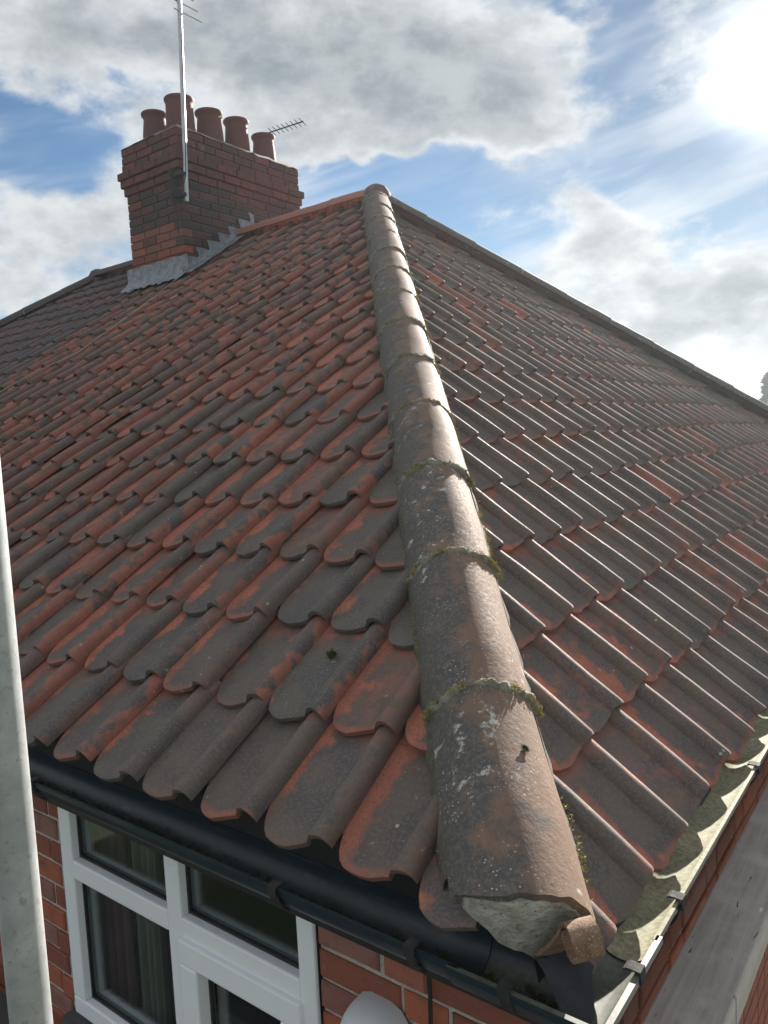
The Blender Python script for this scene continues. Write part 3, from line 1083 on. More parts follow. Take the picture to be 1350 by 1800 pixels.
# cement plug at the foot of the hip
E = crest(T1 - DT) + HD * .022
cen = E - HUP * .114
pv, pf = [], []
out_pts = []
for a in range(25):
    al = R_(-74 + 148 * a / 24)
    out_pts.append((math.sin(al) * .101, math.cos(al) * .101))
low = [(.088, -.012), (.062, -.044), (.040, -.060), (.020, -.062), (-.002, -.046), (-.024, -.040), (-.042, -.022), (-.060, .000), (-.085, .014)]
poly = out_pts + low
nP = len(poly)
for dd in (.0, .012, -.20):
    for (x, y) in poly:
        sc = .95 if dd == .012 else 1
        jx, jy = (random.gauss(0, .0025), random.gauss(0, .0025)) if dd >= 0 else (0, 0)
        lft = .040 * max(0.0, min(1.0, (-x - .03) / .07))
        pv.append(cen + HS * (x * sc + jx) + HUP * (.05 + (y - .05) * sc + jy) - HD * (dd - .012 - (lft if dd >= 0 else 0)))
pc = len(pv)
for k, (x, y) in enumerate(((-.05, -.02), (.0, -.01), (.05, -.02))):
    pass
pv.append(cen - HD * .004 + HUP * .05)
for i in range(nP):
    b = (i + 1) % nP
    pf.append((i, b, nP + b, nP + i))
    pf.append((2 * nP + i, 2 * nP + b, b, i))
    pf.append((nP + i, nP + b, pc))
mesh_obj('cement_plug', to_mesh('cement_plug', pv, pf, True, 50), M['plug'], house)

# hip iron: a flat strap that ends in a scroll
iv, if_ = [], []
path = []
EI = crest(T1 - DT)
rc = .029
FW = HD * math.cos(R_(9)) - HS * math.sin(R_(9))
cc = EI + HS * .072 - HUP * .048 - HD * .024
bk_ = cc + FW * rc
path += [bk_ - HUP * .105 - HS * .030 + HD * .012, bk_ - HUP * .075 - HS * .022 + HD * .004, bk_ - HUP * .045 - HS * .010, bk_ - HUP * .022 - HS * .003]
for a in np.linspace(R_(-84), R_(-455), 34):
    rr = rc * (1 - .38 * (-84 - math.degrees(a)) / 371)
    path.append(cc + (-HUP * math.cos(a) - FW * math.sin(a)) * rr)
wd, tk = .023, .0030
WS = (HS * math.cos(R_(9)) + HD * math.sin(R_(9))).normalized()
for i, p in enumerate(path):
    tdir = (path[min(i + 1, len(path) - 1)] - path[max(0, i - 1)]).normalized()
    nrm = tdir.cross(WS).normalized()
    for (a, b) in ((-wd, -tk), (wd, -tk), (wd, tk), (-wd, tk)):
        iv.append(p + WS * a + nrm * b + WS * random.gauss(0, .0006))
for i in range(len(path) - 1):
    for a in range(4):
        b = (a + 1) % 4
        if_.append((4 * i + a, 4 * i + b, 4 * i + 4 + b, 4 * i + 4 + a))
if_ += [(3, 2, 1, 0), tuple(4 * (len(path) - 1) + a for a in range(4))]
mesh_obj('hip_iron', to_mesh('hip_iron', iv, if_, True, 40), M['rust'], house)

# little moss cushion on a tile
c = Vector((-.80, .376, .243))
mb = MB()
mb.lathe((0, 0, 0), [(.012, 0), (.0115, .004), (.008, .008), (.001, .010)], 12)
mo = mb.obj('moss_cushion', M['moss_dark'], house, True)
mo.matrix_basis = frame(c - nA * .006, rA, uA, nA)
tufts('moss', [(c, nA)], M['moss_dark'], house, 220, .006, 5, .006)

# ------------------------------------------------------------------ gutters, fascias, walls
GZR, GR = -.09, .056
GAY, GBX = .011, -.008


def sweep(name, prof, path, mat, parent, smooth=True, sharp=35):
    """profile (out, z) along a path in plan with mitred corners; 'out' grows away from the house (right of travel)"""
    verts, faces = [], []
    n = len(prof)
    for i, p in enumerate(path):
        p = Vector((*p, 0))
        dirs = []
        if i > 0:
            dirs.append((p - Vector((*path[i - 1], 0))).normalized())
        if i < len(path) - 1:
            dirs.append((Vector((*path[i + 1], 0)) - p).normalized())
        norms = [Vector((q.y, -q.x, 0)) for q in dirs]
        nn = sum(norms, Vector()).normalized()
        sc = 1 / max(.3, nn.dot(norms[0]))
        for o_, z_ in prof:
            verts.append(p + nn * o_ * sc + Vector((0, 0, z_)))
    for i in range(len(path) - 1):
        for a in range(n):
            b = (a + 1) % n
            faces.append((i * n + a, (i + 1) * n + a, (i + 1) * n + b, i * n + b))
    faces += [tuple(range(n)), tuple((len(path) - 1) * n + a for a in reversed(range(n)))]
    return mesh_obj(name, to_mesh(name, verts, faces, smooth, sharp), mat, parent)


def half_round(r, th, z0, lip=.004):
    out_, inn = [], []
    for a in np.linspace(0, math.pi, 15):
        out_.append((r * math.cos(a), z0 - r * math.sin(a)))
        inn.append(((r - th) * math.cos(a), z0 - (r - th) * math.sin(a)))
    front_lip = [(r - th, z0 + lip), (r + lip, z0 + lip), (r + lip, z0 - lip * 1.6)]
    return front_lip + out_ + [(-r, z0 + .004), (-r + th, z0 + .004)] + list(reversed(inn))


prof = half_round(GR, .003, GZR)
gA = sweep('gutter', prof, [(X_PARTY, GAY), (-.19, GAY)], M['gutter'], house)
gB = sweep('gutter', prof, [(GBX, .19), (GBX, YN + .1)], M['gutter_silt'], house)
gC = sweep('gutter_corner', half_round(GR + .004, .0045, GZR - .001, .005), [(-.21, GAY), (GBX, GAY), (GBX, .205)], M['gutter_wet'], house)
gA2 = sweep('gutter', prof, [(XE - .1, GAY), (X_PARTY - .003, GAY)], M['gutter'], neighbour)


def clip(along, parent, on):
    """strap bracket over the gutter rim"""
    mb = MB()
    hw = .011
    pr = []
    for a in np.linspace(R_(8), R_(62), 6):
        pr.append(((GR + .0035) * math.cos(a), GZR - (GR + .0035) * math.sin(a)))
    pr = [(GR - .016, GZR + .0055), (GR - .012, GZR + .0085), (GR + .008, GZR + .0085), (GR + .0085, GZR - .008)] + pr
    outer = []
    for i, (a, b) in enumerate(pr):
        p0 = pr[max(0, i - 1)]
        p1 = pr[min(len(pr) - 1, i + 1)]
        tx, tz = p1[0] - p0[0], p1[1] - p0[1]
        l = math.hypot(tx, tz)
        outer.append((a - tz / l * .0035, b + tx / l * .0035))
    k = len(pr)
    for sgn in (-1, 1):
        for (a, b) in pr + outer:
            if on == 'A':
                mb.v.append((along + sgn * hw, GAY - a, b))
            else:
                mb.v.append((GBX + a, along + sgn * hw, b))
    n2 = 2 * k
    for i in range(k - 1):
        mb.f += [(k + i, k + i + 1, n2 + k + i + 1, n2 + k + i), (i, n2 + i, n2 + i + 1, i + 1), (i, i + 1, k + i + 1, k + i), (n2 + i, n2 + k + i, n2 + k + i + 1, n2 + i + 1)]
    mb.f += [(0, k, n2 + k, n2), (k - 1, n2 + k - 1, n2 + 2 * k - 1, 2 * k - 1)]
    return mb


for x in (-.605, -.282, -.104):
    clip(x, None, 'A').obj('gutter_clip', M['blackmetal'], gA)
for x in (-1.5, -2.4, -3.3):
    clip(x, None, 'A').obj('gutter_clip', M['blackmetal'], gA)
for y in (.10, .325, .98, 1.9, 2.8):
    clip(y, None, 'B').obj('gutter_clip', M['blackmetal'], gB)

# moss and silt lying in the front gutter
pts = []
for i in range(900):
    x = random.uniform(-2.6, -.05)
    dens_ = .5 + .5 * math.sin(7 * x) * math.sin(3.1 * x + 1)
    if random.random() > .35 + .65 * dens_:
        continue
    a = random.gauss(R_(97), R_(8))
    pts.append(((x, GAY - (GR - .004) * math.cos(a), GZR - (GR - .004) * math.sin(a)), (0, .3 * math.cos(a), 1)))
tufts('gutter_moss', pts, M['moss_dark'], house, 9000, .006, 31, .004)

MB().box(X_PARTY, -.076, GAY + GR + .002, GAY + GR + .020, -.23, -.03).obj('fascia_board', M['fascia'], house)
MB().box(-.092, -.074, GAY + GR + .002, YN - .07, -.26, -.12).obj('fascia_board', M['fascia'], house)
MB().box(XE + .08, X_PARTY - .002, GAY + GR + .002, GAY + GR + .020, -.23, -.03).obj('fascia_board', M['fascia'], neighbour)

# felt that hangs from the tile tails into the side gutter
fv, ff = [], []
ny = 60
for i in range(ny + 1):
    y = .02 + 3.2 * i / ny
    wv = .006 * math.sin(9 * y) + .004 * math.sin(23 * y + 1)
    fv += [(-.064, y, -.105), (-.046 + wv * .3, y, -.124), (-.040 + wv * .6, y, -.142 + wv)]
    if i:
        k = 3 * i - 3
        ff += [(k, k + 1, k + 4, k + 3), (k + 1, k + 2, k + 5, k + 4)]
mesh_obj('eaves_felt', to_mesh('eaves_felt', fv, ff, True), M['felt'], house)
# torn black felt at the corner under the hip
fv, ff = [], []
for i in range(9):
    for j in range(7):
        u, v = i / 8, j / 6
        x = -.085 + .085 * u + .01 * math.sin(5 * v)
        y = .0 + .085 * v + .012 * math.sin(4 * u + 1)
        z = -.058 - .045 * u - .020 * math.sin(3 * v + 2 * u) - .03 * (1 - v) * u
        fv.append((x, y, z))
for i in range(8):
    for j in range(6):
        k = i * 7 + j
        ff.append((k, k + 7, k + 8, k + 1))
mesh_obj('torn_felt', to_mesh('torn_felt', fv, ff, True), M['felt'], house)

# ---- brickwork
YW = .112                 # brick face of the front wall
XWB = -.108               # brick face of the side wall
WIN = (-1.667, -.654, -.905, -.115)      # x0 x1 z0 z1


def brick_mesh(l, h, dp, seed):
    """brick with worn arrises; local x along, y into the wall, z up, front at y = 0"""
    r = random.Random(seed)
    j = lambda s=.0012: r.uniform(-s, s)
    c = .0045
    outer = [(0, 0), (l, 0), (l, h), (0, h)]
    v = [(x + j(), dp, z + j()) for x, z in outer] + [(x + j(), c + j(), z + j()) for x, z in outer]
    v += [(c + j(), j(), c + j()), (l - c + j(), j(), c + j()), (l - c + j(), j(), h - c + j()), (c + j(), j(), h - c + j())]
    f = [(8, 9, 10, 11)]
    for a in range(4):
        b = (a + 1) % 4
        f.append((4 + a, 4 + b, 8 + b, 8 + a))
        f.append((a, b, 4 + b, 4 + a))
    return to_mesh('brick', v, f)


BM = {}


def brick_at(l, h, dp, mat, Mx, parent):
    key = (round(l, 3), round(h, 4), dp, mat)
    if key not in BM:
        BM[key] = []
        for i in range(3):
            me = brick_mesh(l, h, dp, hash(key) % 1000 + i)
            me.materials.append(M[mat])
            BM[key].append(me)
    o = bpy.data.objects.new('brick', random.choice(BM[key]))
    COL.objects.link(o)
    o.parent = parent
    jx = Matrix.Rotation(random.gauss(0, .004), 4, 'Y') @ Matrix.Translation((random.gauss(0, .0007), random.gauss(0, .0012), 0))
    o.matrix_basis = Mx @ jx
    return o


FRONT = Matrix(((1, 0, 0, 0), (0, 1, 0, 0), (0, 0, 1, 0), (0, 0, 0, 1)))             # faces -y
EAST = Matrix(((0, -1, 0, 0), (1, 0, 0, 0), (0, 0, 1, 0), (0, 0, 0, 1)))             # faces +x, runs +y
CRS = .0715
wf = MB()
x0, x1, z0, z1 = WIN
wf.box(X_PARTY, x0 - .004, YW + .008, YW + .25, GZ + .06, -.10)
wf.box(x1 + .004, XWB - .008, YW + .008, YW + .25, GZ + .06, -.10)
wf.box(x0 - .004, x1 + .004, YW + .008, YW + .25, GZ + .06, z0 - .004)
wallA = wf.obj('wall', M['wallmortar'], house)
wallB = MB().box(XWB - .25, XWB - .008, YW + .2501, YN - .25, GZ + .06, -.12).obj('wall', M['wallmortar'], house)
MB().box(X_PARTY, XWB - .008, YN - .2499, YN - .05, GZ + .06, -.10).obj('wall', M['wallmortar'], house)
MB().box(XE + .15, X_PARTY - .001, YW + .008, YN - .05, GZ + .06, -.08).obj('wall', M['wallmortar'], neighbour)
ztop = -.319 + 3 * CRS                       # bed joints measured beside the window
stuffv = MB()


def flemish(x_start, x_end, row):
    x = x_start + (0 if row % 2 else -.1625)
    k = row
    while x < x_end:
        l = .215 if k % 2 else .1025
        a, b = max(x, x_start), min(x + l, x_end)
        if b - a > .03:
            yield a, b
        x += l + .011
        k += 1


for row in range(34):
    zb = ztop - (row + 1) * CRS + .005
    for seg in ((x1 + .002, XWB), (X_PARTY + .002, x0 - .016)):
        for a, b in flemish(seg[0], seg[1], row):
            if row < 13 and (a > x1 - .1 or a > -2.25):
                brick_at(round(b - a, 3), CRS - .0105, .09, 'brick', Matrix.Translation((a, YW, zb)) @ FRONT, wallA)
            else:
                stuffv.box(a, b, YW + .001, YW + .06, zb, zb + CRS - .0105)
    if zb + CRS < z0 - .01:
        for a, b in flemish(x0 - .014, x1 + .001, row):
            stuffv.box(a, b, YW + .001, YW + .06, zb, zb + CRS - .0105)
    if zb < -.15:
        y = YW + (.115 if row % 2 else .0)
        k = row
        while y < YN - .5:
            l = .215 if k % 2 else .1025
            if row < 7 and y < 1.6:
                brick_at(l, CRS - .0105, .09, 'brick', Matrix.Translation((XWB, y, zb)) @ EAST, wallB)
            else:
                stuffv.box(XWB - .06, XWB - .001, y, y + l, zb, zb + CRS - .0105)
            y += l + .011
            k += 1
so = stuffv.obj('lower_brickwork', M['brick'], house)
so['kind'] = 'stuff'

# ---- window
win = bpy.data.objects.new('window', None)
COL.objects.link(win)
attach(win, house)
YF = .100
U = M['upvc']


def bar(name, a, b, c, d_, yf=YF, yb=YF + .062, bv=.005):
    return bevel_box(name, a, b, yf, yb, c, d_, U, win, bv, 2)


bar('jamb', x0, x0 + .060, z0 + .055, z1 - .055)
bar('jamb', x1 - .050, x1, z0 + .055, z1 - .055)
bar('head', x0, x1, z1 - .0555, z1)
bar('frame_sill', x0, x1, z0, z0 + .0555)
bar('transom', x0 + .0595, -1.1675, -.465, -.408)
bar('transom', -1.1115, x1 - .0495, -.465, -.408)
bar('mullion', -1.168, -1.111, z0 + .055, z1 - .055)
# opening light with its own frame, standing a little proud
cx0, cx1, cz0, cz1 = -1.118, x1 - .042, z0 + .047, -.458
for nm, b in (('casement_stile', (cx0, cx0 + .066, cz0 + .066, cz1 - .066)), ('casement_stile', (cx1 - .066, cx1, cz0 + .066, cz1 - .066)),
              ('casement_rail', (cx0, cx1, cz1 - .0665, cz1)), ('casement_rail', (cx0, cx1, cz0, cz0 + .0665))):
    bevel_box(nm, b[0], b[1], YF - .013, YF + .045, b[2], b[3], U, win, .006, 2)
for b in ((x0 + .058, -1.166, -.410, z1 - .054), (-1.113, x1 - .048, -.410, z1 - .054), (x0 + .058, -1.166, z0 + .054, -.463), (cx0 + .064, cx1 - .064, cz0 + .064, cz1 - .064)):
    MB().box(b[0], b[1], YF + .034, YF + .038, b[2], b[3]).obj('pane', M['glass'], win)
    # black glazing gasket
    gk = MB()
    for q in ((b[0], b[0] + .009, b[2], b[3]), (b[1] - .009, b[1], b[2], b[3]), (b[0] + .009, b[1] - .009, b[2], b[2] + .009), (b[0] + .009, b[1] - .009, b[3] - .009, b[3])):
        gk.box(q[0], q[1], YF + .024, YF + .0335, q[2], q[3])
    gk.obj('gasket', M['seal'], win)
MB().box(x0 - .016, x0 - .0005, YF + .010, YF + .06, z0, z1).obj('sealant', M['seal'], win)
MB().box(x1 + .0005, x1 + .0018, YF + .010, YF + .06, z0, z1).obj('sealant', M['seal'], win)
MB().box(x0 - .02, x1 + .02, YF - .03, YF + .03, z0 - .035, z0 - .003).obj('sill', M['ledge'], win)
# the room behind the glass
room = MB()
rx0, rx1, ry0, ry1, rz0, rz1 = -4.2, -.38, YW + .26, 3.4, -2.4, -.03
room.add([(rx0, ry0, rz0), (rx1, ry0, rz0), (rx1, ry1, rz0), (rx0, ry1, rz0), (rx0, ry0, rz1), (rx1, ry0, rz1), (rx1, ry1, rz1), (rx0, ry1, rz1)],
         [(0, 1, 2, 3), (7, 6, 5, 4), (1, 5, 6, 2), (2, 6, 7, 3), (3, 7, 4, 0)])
room.obj('room_shell', M['room'], house)
MB().box(x0 - .1, x1 + .1, YW + .251, YW + .259, z1 + .001, -.031).obj('lintel', M['room'], house)


def curtain(name, xa, xb, y, z_a, z_b, mat, label, waves):
    v, f = [], []
    n = 60
    for i in range(n + 1):
        t = i / n
        x = xa + (xb - xa) * t
        yy = y + .014 * math.sin(waves * 6.283 * t) + .006 * math.sin(17 * t)
        for j in range(5):
            z = z_a + (z_b - z_a) * j / 4
            v.append((x, yy + .012 * math.sin(waves * 6.283 * t + 1) * (j / 4), z))
    for i in range(n):
        for j in range(4):
            k = i * 5 + j
            f.append((k, k + 5, k + 6, k + 1))
    o = mesh_obj(name, to_mesh(name, v, f, True), mat)
    md = o.modifiers.new('thickness', 'SOLIDIFY')
    md.thickness = .003
    tag(o, label, 'curtain')
    return o


curtain('curtain', -1.455, -1.345, .205, -.11, -1.15, M['curtain'], 'cream curtain hanging behind the left window panes', 3.5)
curtain('curtain', -1.76, -1.52, .225, -.11, -1.15, M['curtain_pink'], 'dusky pink curtain at the far left inside the window', 5)

# ledge below the window
lg = MB().box(-3.4, -.9, -.42, YF - .06, z0 - .090, z0 - .040).obj('bay_ledge', M['ledge'], house)

# ------------------------------------------------------------------ chimney
chim = bpy.data.objects.new('chimney', None)
COL.objects.link(chim)
attach(chim, house)
cx0, cx1, cy0, cy1 = CH
ZT = 3.645
CC = .0725
ncrs = 19
CORB = {0: .018, 1: .018, 2: .020, 3: .056, 4: .038, 5: .018}
core = MB()
core.box(cx0 + .014, cx1 - .014, cy0 + .014, cy1 - .014, 2.0, ZT - 5 * CC)
core.box(cx0 + .0, cx1 - .0, cy0 + .0, cy1 - .0, ZT - 5 * CC + .001, ZT - .006)
core.obj('mortar_core', M['stackmortar'], chim)
BH = CC - .0095
for c in range(ncrs):
    off = CORB.get(c, 0.0)
    zb = ZT - (c + 1) * CC
    X0, X1, Y0, Y1 = cx0 - off, cx1 + off, cy0 - off, cy1 + off
    dp = .1025
    low_orange = c > 10
    # east face
    ya, yb = (Y0, Y1) if c % 2 else (Y0 + dp + .009, Y1)
    n = max(1, round((yb - ya + .009) / .224))
    l = (yb - ya + .009) / n - .009
    for i in range(n):
        y = ya + i * (l + .009)
        if zb + BH < min(y, 2 * YR - y) * TA - .06 and y < YR:
            continue
        soot = (c in (6, 7, 8, 9, 10, 11, 12) and random.random() < (.75 if (y - Y0) < .75 else .3))
        if (6 <= c <= 13 and y - Y0 < .40 and random.random() < .9) or (c in (7, 8) and random.random() < .3):
            soot = True
        brick_at(round(l, 3), BH, dp, 'stack_soot' if soot else 'stack', Matrix.Translation((X1, y, zb)) @ EAST, chim)
    # front face
    xa, xb = (X0, X1 - dp - .009) if c % 2 else (X0, X1)
    n = max(1, round((xb - xa + .009) / .224))
    l = (xb - xa + .009) / n - .009
    for i in range(n):
        if zb + BH < cy0 * TA:
            continue
        x = xa + i * (l + .009)
        soot = c in (6, 7, 8, 9, 10) and random.random() < (.8 if x > X1 - .35 else .35)
        mt_ = 'stack_soot' if soot else ('stack_orange' if low_orange and random.random() < .8 else 'stack')
        brick_at(round(l, 3), BH, dp, mt_, Matrix.Translation((x, Y0, zb)) @ FRONT, chim)
    # west and north faces, seen only from aside
    for i in range(3):
        pass
MB().box(cx0 - .012, cx0 + .0135, cy0 + .105, cy1 - .002, 2.1, ZT - 6 * CC).obj('side_facing', M['stack'], chim)

# flaunching
fl = MB()
fo, fi = .020, -.10
nx_, ny_ = 12, 22
grid = []
for i in range(nx_ + 1):
    for j in range(ny_ + 1):
        x = cx0 - fo + (cx1 - cx0 + 2 * fo) * i / nx_
        y = cy0 - fo + (cy1 - cy0 + 2 * fo) * j / ny_
        e = min(x - cx0 + fo, cx1 + fo - x, y - cy0 + fo, cy1 + fo - y)
        cr = max(0.0, .035 - math.hypot(max(0, .09 - min(x - cx0 + fo, cx1 + fo - x)), max(0, .09 - min(y - cy0 + fo, cy1 + fo - y))))
        z = ZT + .004 + .085 * min(1, e / .17) ** .8 + random.gauss(0, .004)
        if i in (0, nx_) or j in (0, ny_):
            z = ZT - .004 + random.gauss(0, .004)
        grid.append((x + random.gauss(0, .003), y + random.gauss(0, .003), z))
fl.v = grid
for i in range(nx_):
    for j in range(ny_):
        k = i * (ny_ + 1) + j
        fl.f.append((k, k + ny_ + 1, k + ny_ + 2, k + 1))
fl.obj('flaunching', M['flaunch'], chim, True)


def pot(x, y, top, dia, taper=.92):
    r = dia * 1.06 / 2
    taper = random.uniform(.85, .94)
    zb = ZT + .03
    h = top - zb
    prof = [(r * 1.02, 0), (r * .985, h * .35), (r * taper, h - .055), (r * taper, h - .050), (r * 1.00, h - .030), (r * 1.04, h - .018), (r * 1.04, h - .006), (r * 1.01, h), (r * .84, h), (r * .80, h - .02), (r * .8, h - .25)]
    MB().lathe((x, y, zb), prof, 26).obj('chimney_pot', M['pot'], chim, True, 50)


for (x, y, t, d_) in ((-5.38, 3.84, 4.00, .250), (-5.38, 4.19, 3.985, .243), (-5.38, 4.54, 4.01, .232), (-5.38, 4.91, 3.965, .225),
                      (-5.775, 3.86, 3.985, .228), (-5.77, 4.21, 3.95, .225), (-5.77, 4.56, 3.96, .225), (-5.77, 4.92, 3.93, .225)):
    pot(x, y, t, d_)

# lead: stepped flashing on the east face, cover strip, apron in front
XF = cx1 + .005
i = 0
y = cy0 - .01
while y < YR + .10:
    zc = y * TA + .20
    ye = min(y + .185, YR + .14)
    zr0, zr1 = (y + .045) * TA + .02, min(ye * TA, ZR) + .02
    ys = y - .002
    mb = MB()
    x_ = XF + (i % 2) * .003
    pl = [(ys, zc), (ye, zc + random.gauss(0, .003)), (ye + .01, zr1), (ys + .055, zr0)]
    jit = [(a + random.gauss(0, .003), b + random.gauss(0, .003)) for a, b in pl]
    mb.v = [(x_, a, b) for a, b in jit] + [(x_ - .003, a, b) for a, b in jit]
    mb.f = [(0, 1, 2, 3), (7, 6, 5, 4), (0, 4, 5, 1), (1, 5, 6, 2), (2, 6, 7, 3), (3, 7, 4, 0)]
    mb.obj('step_flashing', M['lead'], chim)
    y += .138
    i += 1
sv, sf = [], []
for i in range(15):
    y = cy0 - .05 + (YR - cy0) * i / 14
    w_ = .005 * math.sin(i * 1.7)
    sv += [(XF + .002, y, y * TA + .10 + w_), (XF + .014, y, y * TA + .052), (XF + .13 + w_, y, y * TA + .046 + w_)]
    if i:
        k = 3 * i - 3
        sf += [(k, k + 1, k + 4, k + 3), (k + 1, k + 2, k + 5, k + 4)]
mesh_obj('lead_soaker', to_mesh('lead_soaker', sv, sf, True, 40), M['lead'], chim)
av, af = [], []
nx_ = 26
for i in range(nx_ + 1):
    x = cx0 - .07 + (cx1 - cx0 + .12) * i / nx_
    wv = .012 * math.sin(i * .9) + .008 * math.sin(i * 2.3)
    yb = cy0 - .012
    pts_ = [(x, yb, 2.53 + .004 * math.sin(i)), (x, yb - .002, yb * TA + .075), (x, yb - .035, (yb - .035) * TA + .058), (x, yb - .135 + wv, (yb - .135 + wv) * TA + .050 + .008 * math.sin(i * 1.9))]
    av += pts_
    if i:
        k = 4 * i - 4
        af += [(k + a, k + 4 + a, k + 5 + a, k + 1 + a) for a in range(3)]
mesh_obj('lead_apron', to_mesh('lead_apron', av, af, True, 40), M['lead'], chim)

# ------------------------------------------------------------------ aerials
mast = tag(empty('television_aerial', (-5.12, 3.56, 2.95)), 'tall alloy aerial mast clamped to the near corner of the chimney', 'aerial')
MB().tube([(-5.112, 3.625, 2.98), (-5.085, 3.69, 5.05)], .0195, 12).obj('mast', M['alloy'], mast, True, 40)
ab = MB()
zA = 4.60
ab.tube([(-5.08, 3.68, zA - .02), (-5.23, 3.68, zA + .42)], .008, 8)
ab.obj('boom', M['alloy'], mast, True, 40)
for i in range(5):
    c = Vector((-5.085 - .034 * i, 3.68, zA + .10 * i))
    MB().tube([c + Vector((0, -.07, 0)), c + Vector((0, .24 - .012 * i, 0))], .006, 6).obj('element', M['alloy'], mast, True, 40)
bk = MB()
bk.box(-5.20, -5.095, 3.560, 3.622, 3.02, 3.05)
bk.box(-5.20, -5.095, 3.560, 3.622, 3.20, 3.23)
bk.box(-5.215, -5.20, 3.53, 3.61, 2.98, 3.27)
bk.tube([(-5.105, 3.575, 3.035), (-5.15, 3.625, 3.035)], .012, 6)
bk.tube([(-5.105, 3.575, 3.215), (-5.15, 3.625, 3.215)], .012, 6)
bk.obj('bracket', M['blackmetal'], mast)
MB().tube([(-5.078, 3.665, 4.4), (-5.086, 3.64, 3.6), (-5.092, 3.62, 3.2), (-5.13, 3.58, 3.05), (-5.17, 3.55, 2.9), (-5.19, 3.57, 2.7)], .004, 6).obj('lead_wire', M['cable'], mast, True)

ar = tag(empty('small_aerial', (-5.9, 5.6, 3.7)), 'small dark aerial sticking out behind the rightmost chimney pot', 'aerial')
p0, p1 = Vector((-6.10, 5.6, 4.36)), Vector((-5.427, 5.6, 4.33))
MB().tube([p0, p1], .0075, 6).obj('boom', M['blackmetal'], ar, True, 40)
MB().tube([(-6.05, 5.6, 4.37), (-6.05, 5.6, 3.4)], .012, 8).obj('mast', M['alloy'], ar, True, 40)
for i in range(8):
    c = p0.lerp(p1, .28 + .10 * i)
    MB().tube([c + Vector((0, -.058, .022)), c + Vector((0, .058, -.022))], .0042, 5).obj('element', M['blackmetal'], ar, True, 40)

# ------------------------------------------------------------------ other things
po = MB().tube([(-.478, -.589, GZ + .06), (-.478, -.589, -2.0), (-.478, -.589, .2), (-.478, -.589, 1.6)], .0245, 32).obj('scaffold_pole', M['steel'], None, True, 40)
tag(po, 'galvanised steel scaffold pole standing upright at the left edge', 'pole')

bo = bevel_box('timber_board', -.052, .088, .16, 4.4, -.50, -.425, M['board'], None, .005, 2)
tag(bo, 'weathered grey timber board lying along the side wall below the gutter', 'board')

hb = MB()
hv, hf = [], []
nA_, nB_ = 22, 8
hc = Vector((-.482, YW, -.520))
for j in range(nB_ + 1):
    t = j / nB_
    rr = math.sqrt(max(0, 1 - (t * .97) ** 2.6))
    for i in range(nA_):
        a = 2 * math.pi * i / nA_
        ca_, sa__ = math.cos(a), math.sin(a)
        sx_ = abs(ca_) ** .62 * (1 if ca_ > 0 else -1)
        sz_ = abs(sa__) ** .75 * (1 if sa__ > 0 else -1)
        hv.append((hc.x + .085 * sx_ * (.55 + .45 * rr), hc.y - .085 * t, hc.z + .16 * sz_ * (.62 + .38 * rr)))
for j in range(nB_):
    for i in range(nA_):
        b = (i + 1) % nA_
        hf.append((j * nA_ + i, j * nA_ + b, (j + 1) * nA_ + b, (j + 1) * nA_ + i))
hf.append(tuple(nB_ * nA_ + i for i in reversed(range(nA_))))
ho_ = mesh_obj('wall_housing', to_mesh('wall_housing', hv, hf, True, 50), M['housing'])
tag(ho_, 'pale grey rounded plastic housing fixed to the brick wall beside the window', 'housing')

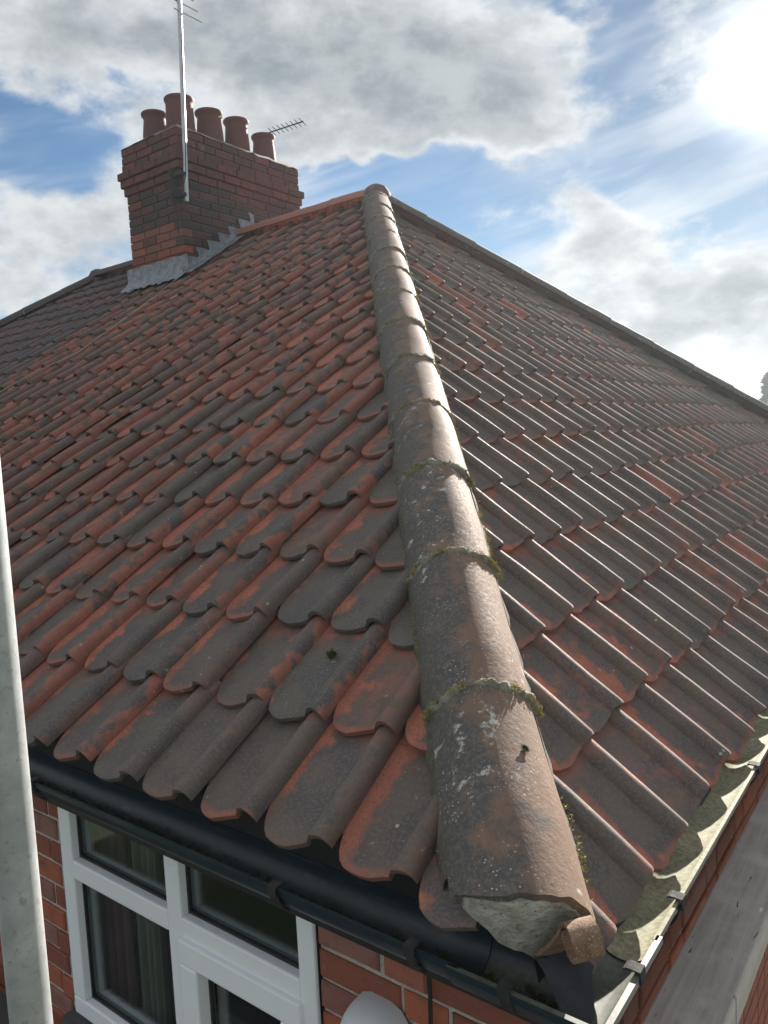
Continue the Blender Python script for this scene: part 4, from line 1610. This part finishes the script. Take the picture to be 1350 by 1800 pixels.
cb = MB().tube([(-.345, .06, -.15), (-.345, .085, -.20), (-.350, .098, -.28), (-.352, .098, -.36), (-.372, .098, -.44), (-.385, .10, -.55), (-.38, .10, -.9)], .0045, 8).obj('black_cable', M['cable'], None, True)
tag(cb, 'thin black cable hanging down the brick wall from the gutter', 'cable')
rcv = []
for (x, y) in ((-6.6, 1.55), (-5.9, 1.75), (-5.305, 1.889), (-5.215, 2.12), (-4.931, 2.288), (-4.964, 2.676), (-5.0, 3.0), (-5.1, 3.4), (-5.15, 3.6)):
    rcv.append((x, y, y * TA + .052))
rc_ = MB().tube(rcv, .0024, 6).obj('roof_cable', M['whitecable'], None, True)
tag(rc_, 'thin pale cable lying across the tiles towards the chimney', 'cable')

# conifer beyond the far corner
tr_ = tag(empty('conifer_tree', (-6.55, 38.5, GZ)), 'dark conifer just showing above the far end of the roof', 'tree')
MB().tube([(-6.55, 38.5, GZ), (-6.55, 38.5, -1.0), (-6.5, 38.5, 2.9)], [.22, .14, .02], 10).obj('trunk', M['bark'], tr_, True)
tv_, tf_ = [], []
r = random.Random(3)
for _ in range(9000):
    h = r.random() ** 1.3
    z = GZ + 1.0 + h * 7.4
    rad = 1.9 * (1 - h) ** .7 * (0.75 + .25 * math.sin(z * 5) + .2 * r.random()) + .05
    a = r.uniform(0, 6.283)
    q = rad * math.sqrt(r.uniform(.1, 1))
    p = Vector((-6.55 + q * math.cos(a), 38.5 + q * math.sin(a), z - q * .25))
    dv = Vector((math.cos(a), math.sin(a), r.uniform(-.5, .4))).normalized()
    sd = dv.cross(Vector((r.gauss(0, 1), r.gauss(0, 1), r.gauss(0, 1)))).normalized()
    l = r.uniform(.12, .32)
    k = len(tv_)
    tv_ += [p - sd * l * .22, p + sd * l * .22, p + dv * l]
    tf_.append((k, k + 1, k + 2))
mesh_obj('crown', to_mesh('crown', tv_, tf_), M['needles'], tr_)

# ------------------------------------------------------------------ thin scattering volume added to imitate lens glare towards the sun
hz = MB().box(-640, 640, -640, 940, GZ - 1.0, 5.6).obj('glare_haze', None)
tag(hz, kind='stuff')
hm = bpy.data.materials.new('thin haze')
hm.use_nodes = True
ht = hm.node_tree
ht.nodes.clear()
ho2 = ht.nodes.new('ShaderNodeOutputMaterial')
pv_ = ht.nodes.new('ShaderNodeVolumePrincipled')
pv_.inputs['Color'].default_value = (0.86, 0.94, 1.0, 1)
pv_.inputs['Density'].default_value = 0.0015
pv_.inputs['Anisotropy'].default_value = 0.55
ht.links.new(pv_.outputs[0], ho2.inputs['Volume'])
hz.data.materials.append(hm)
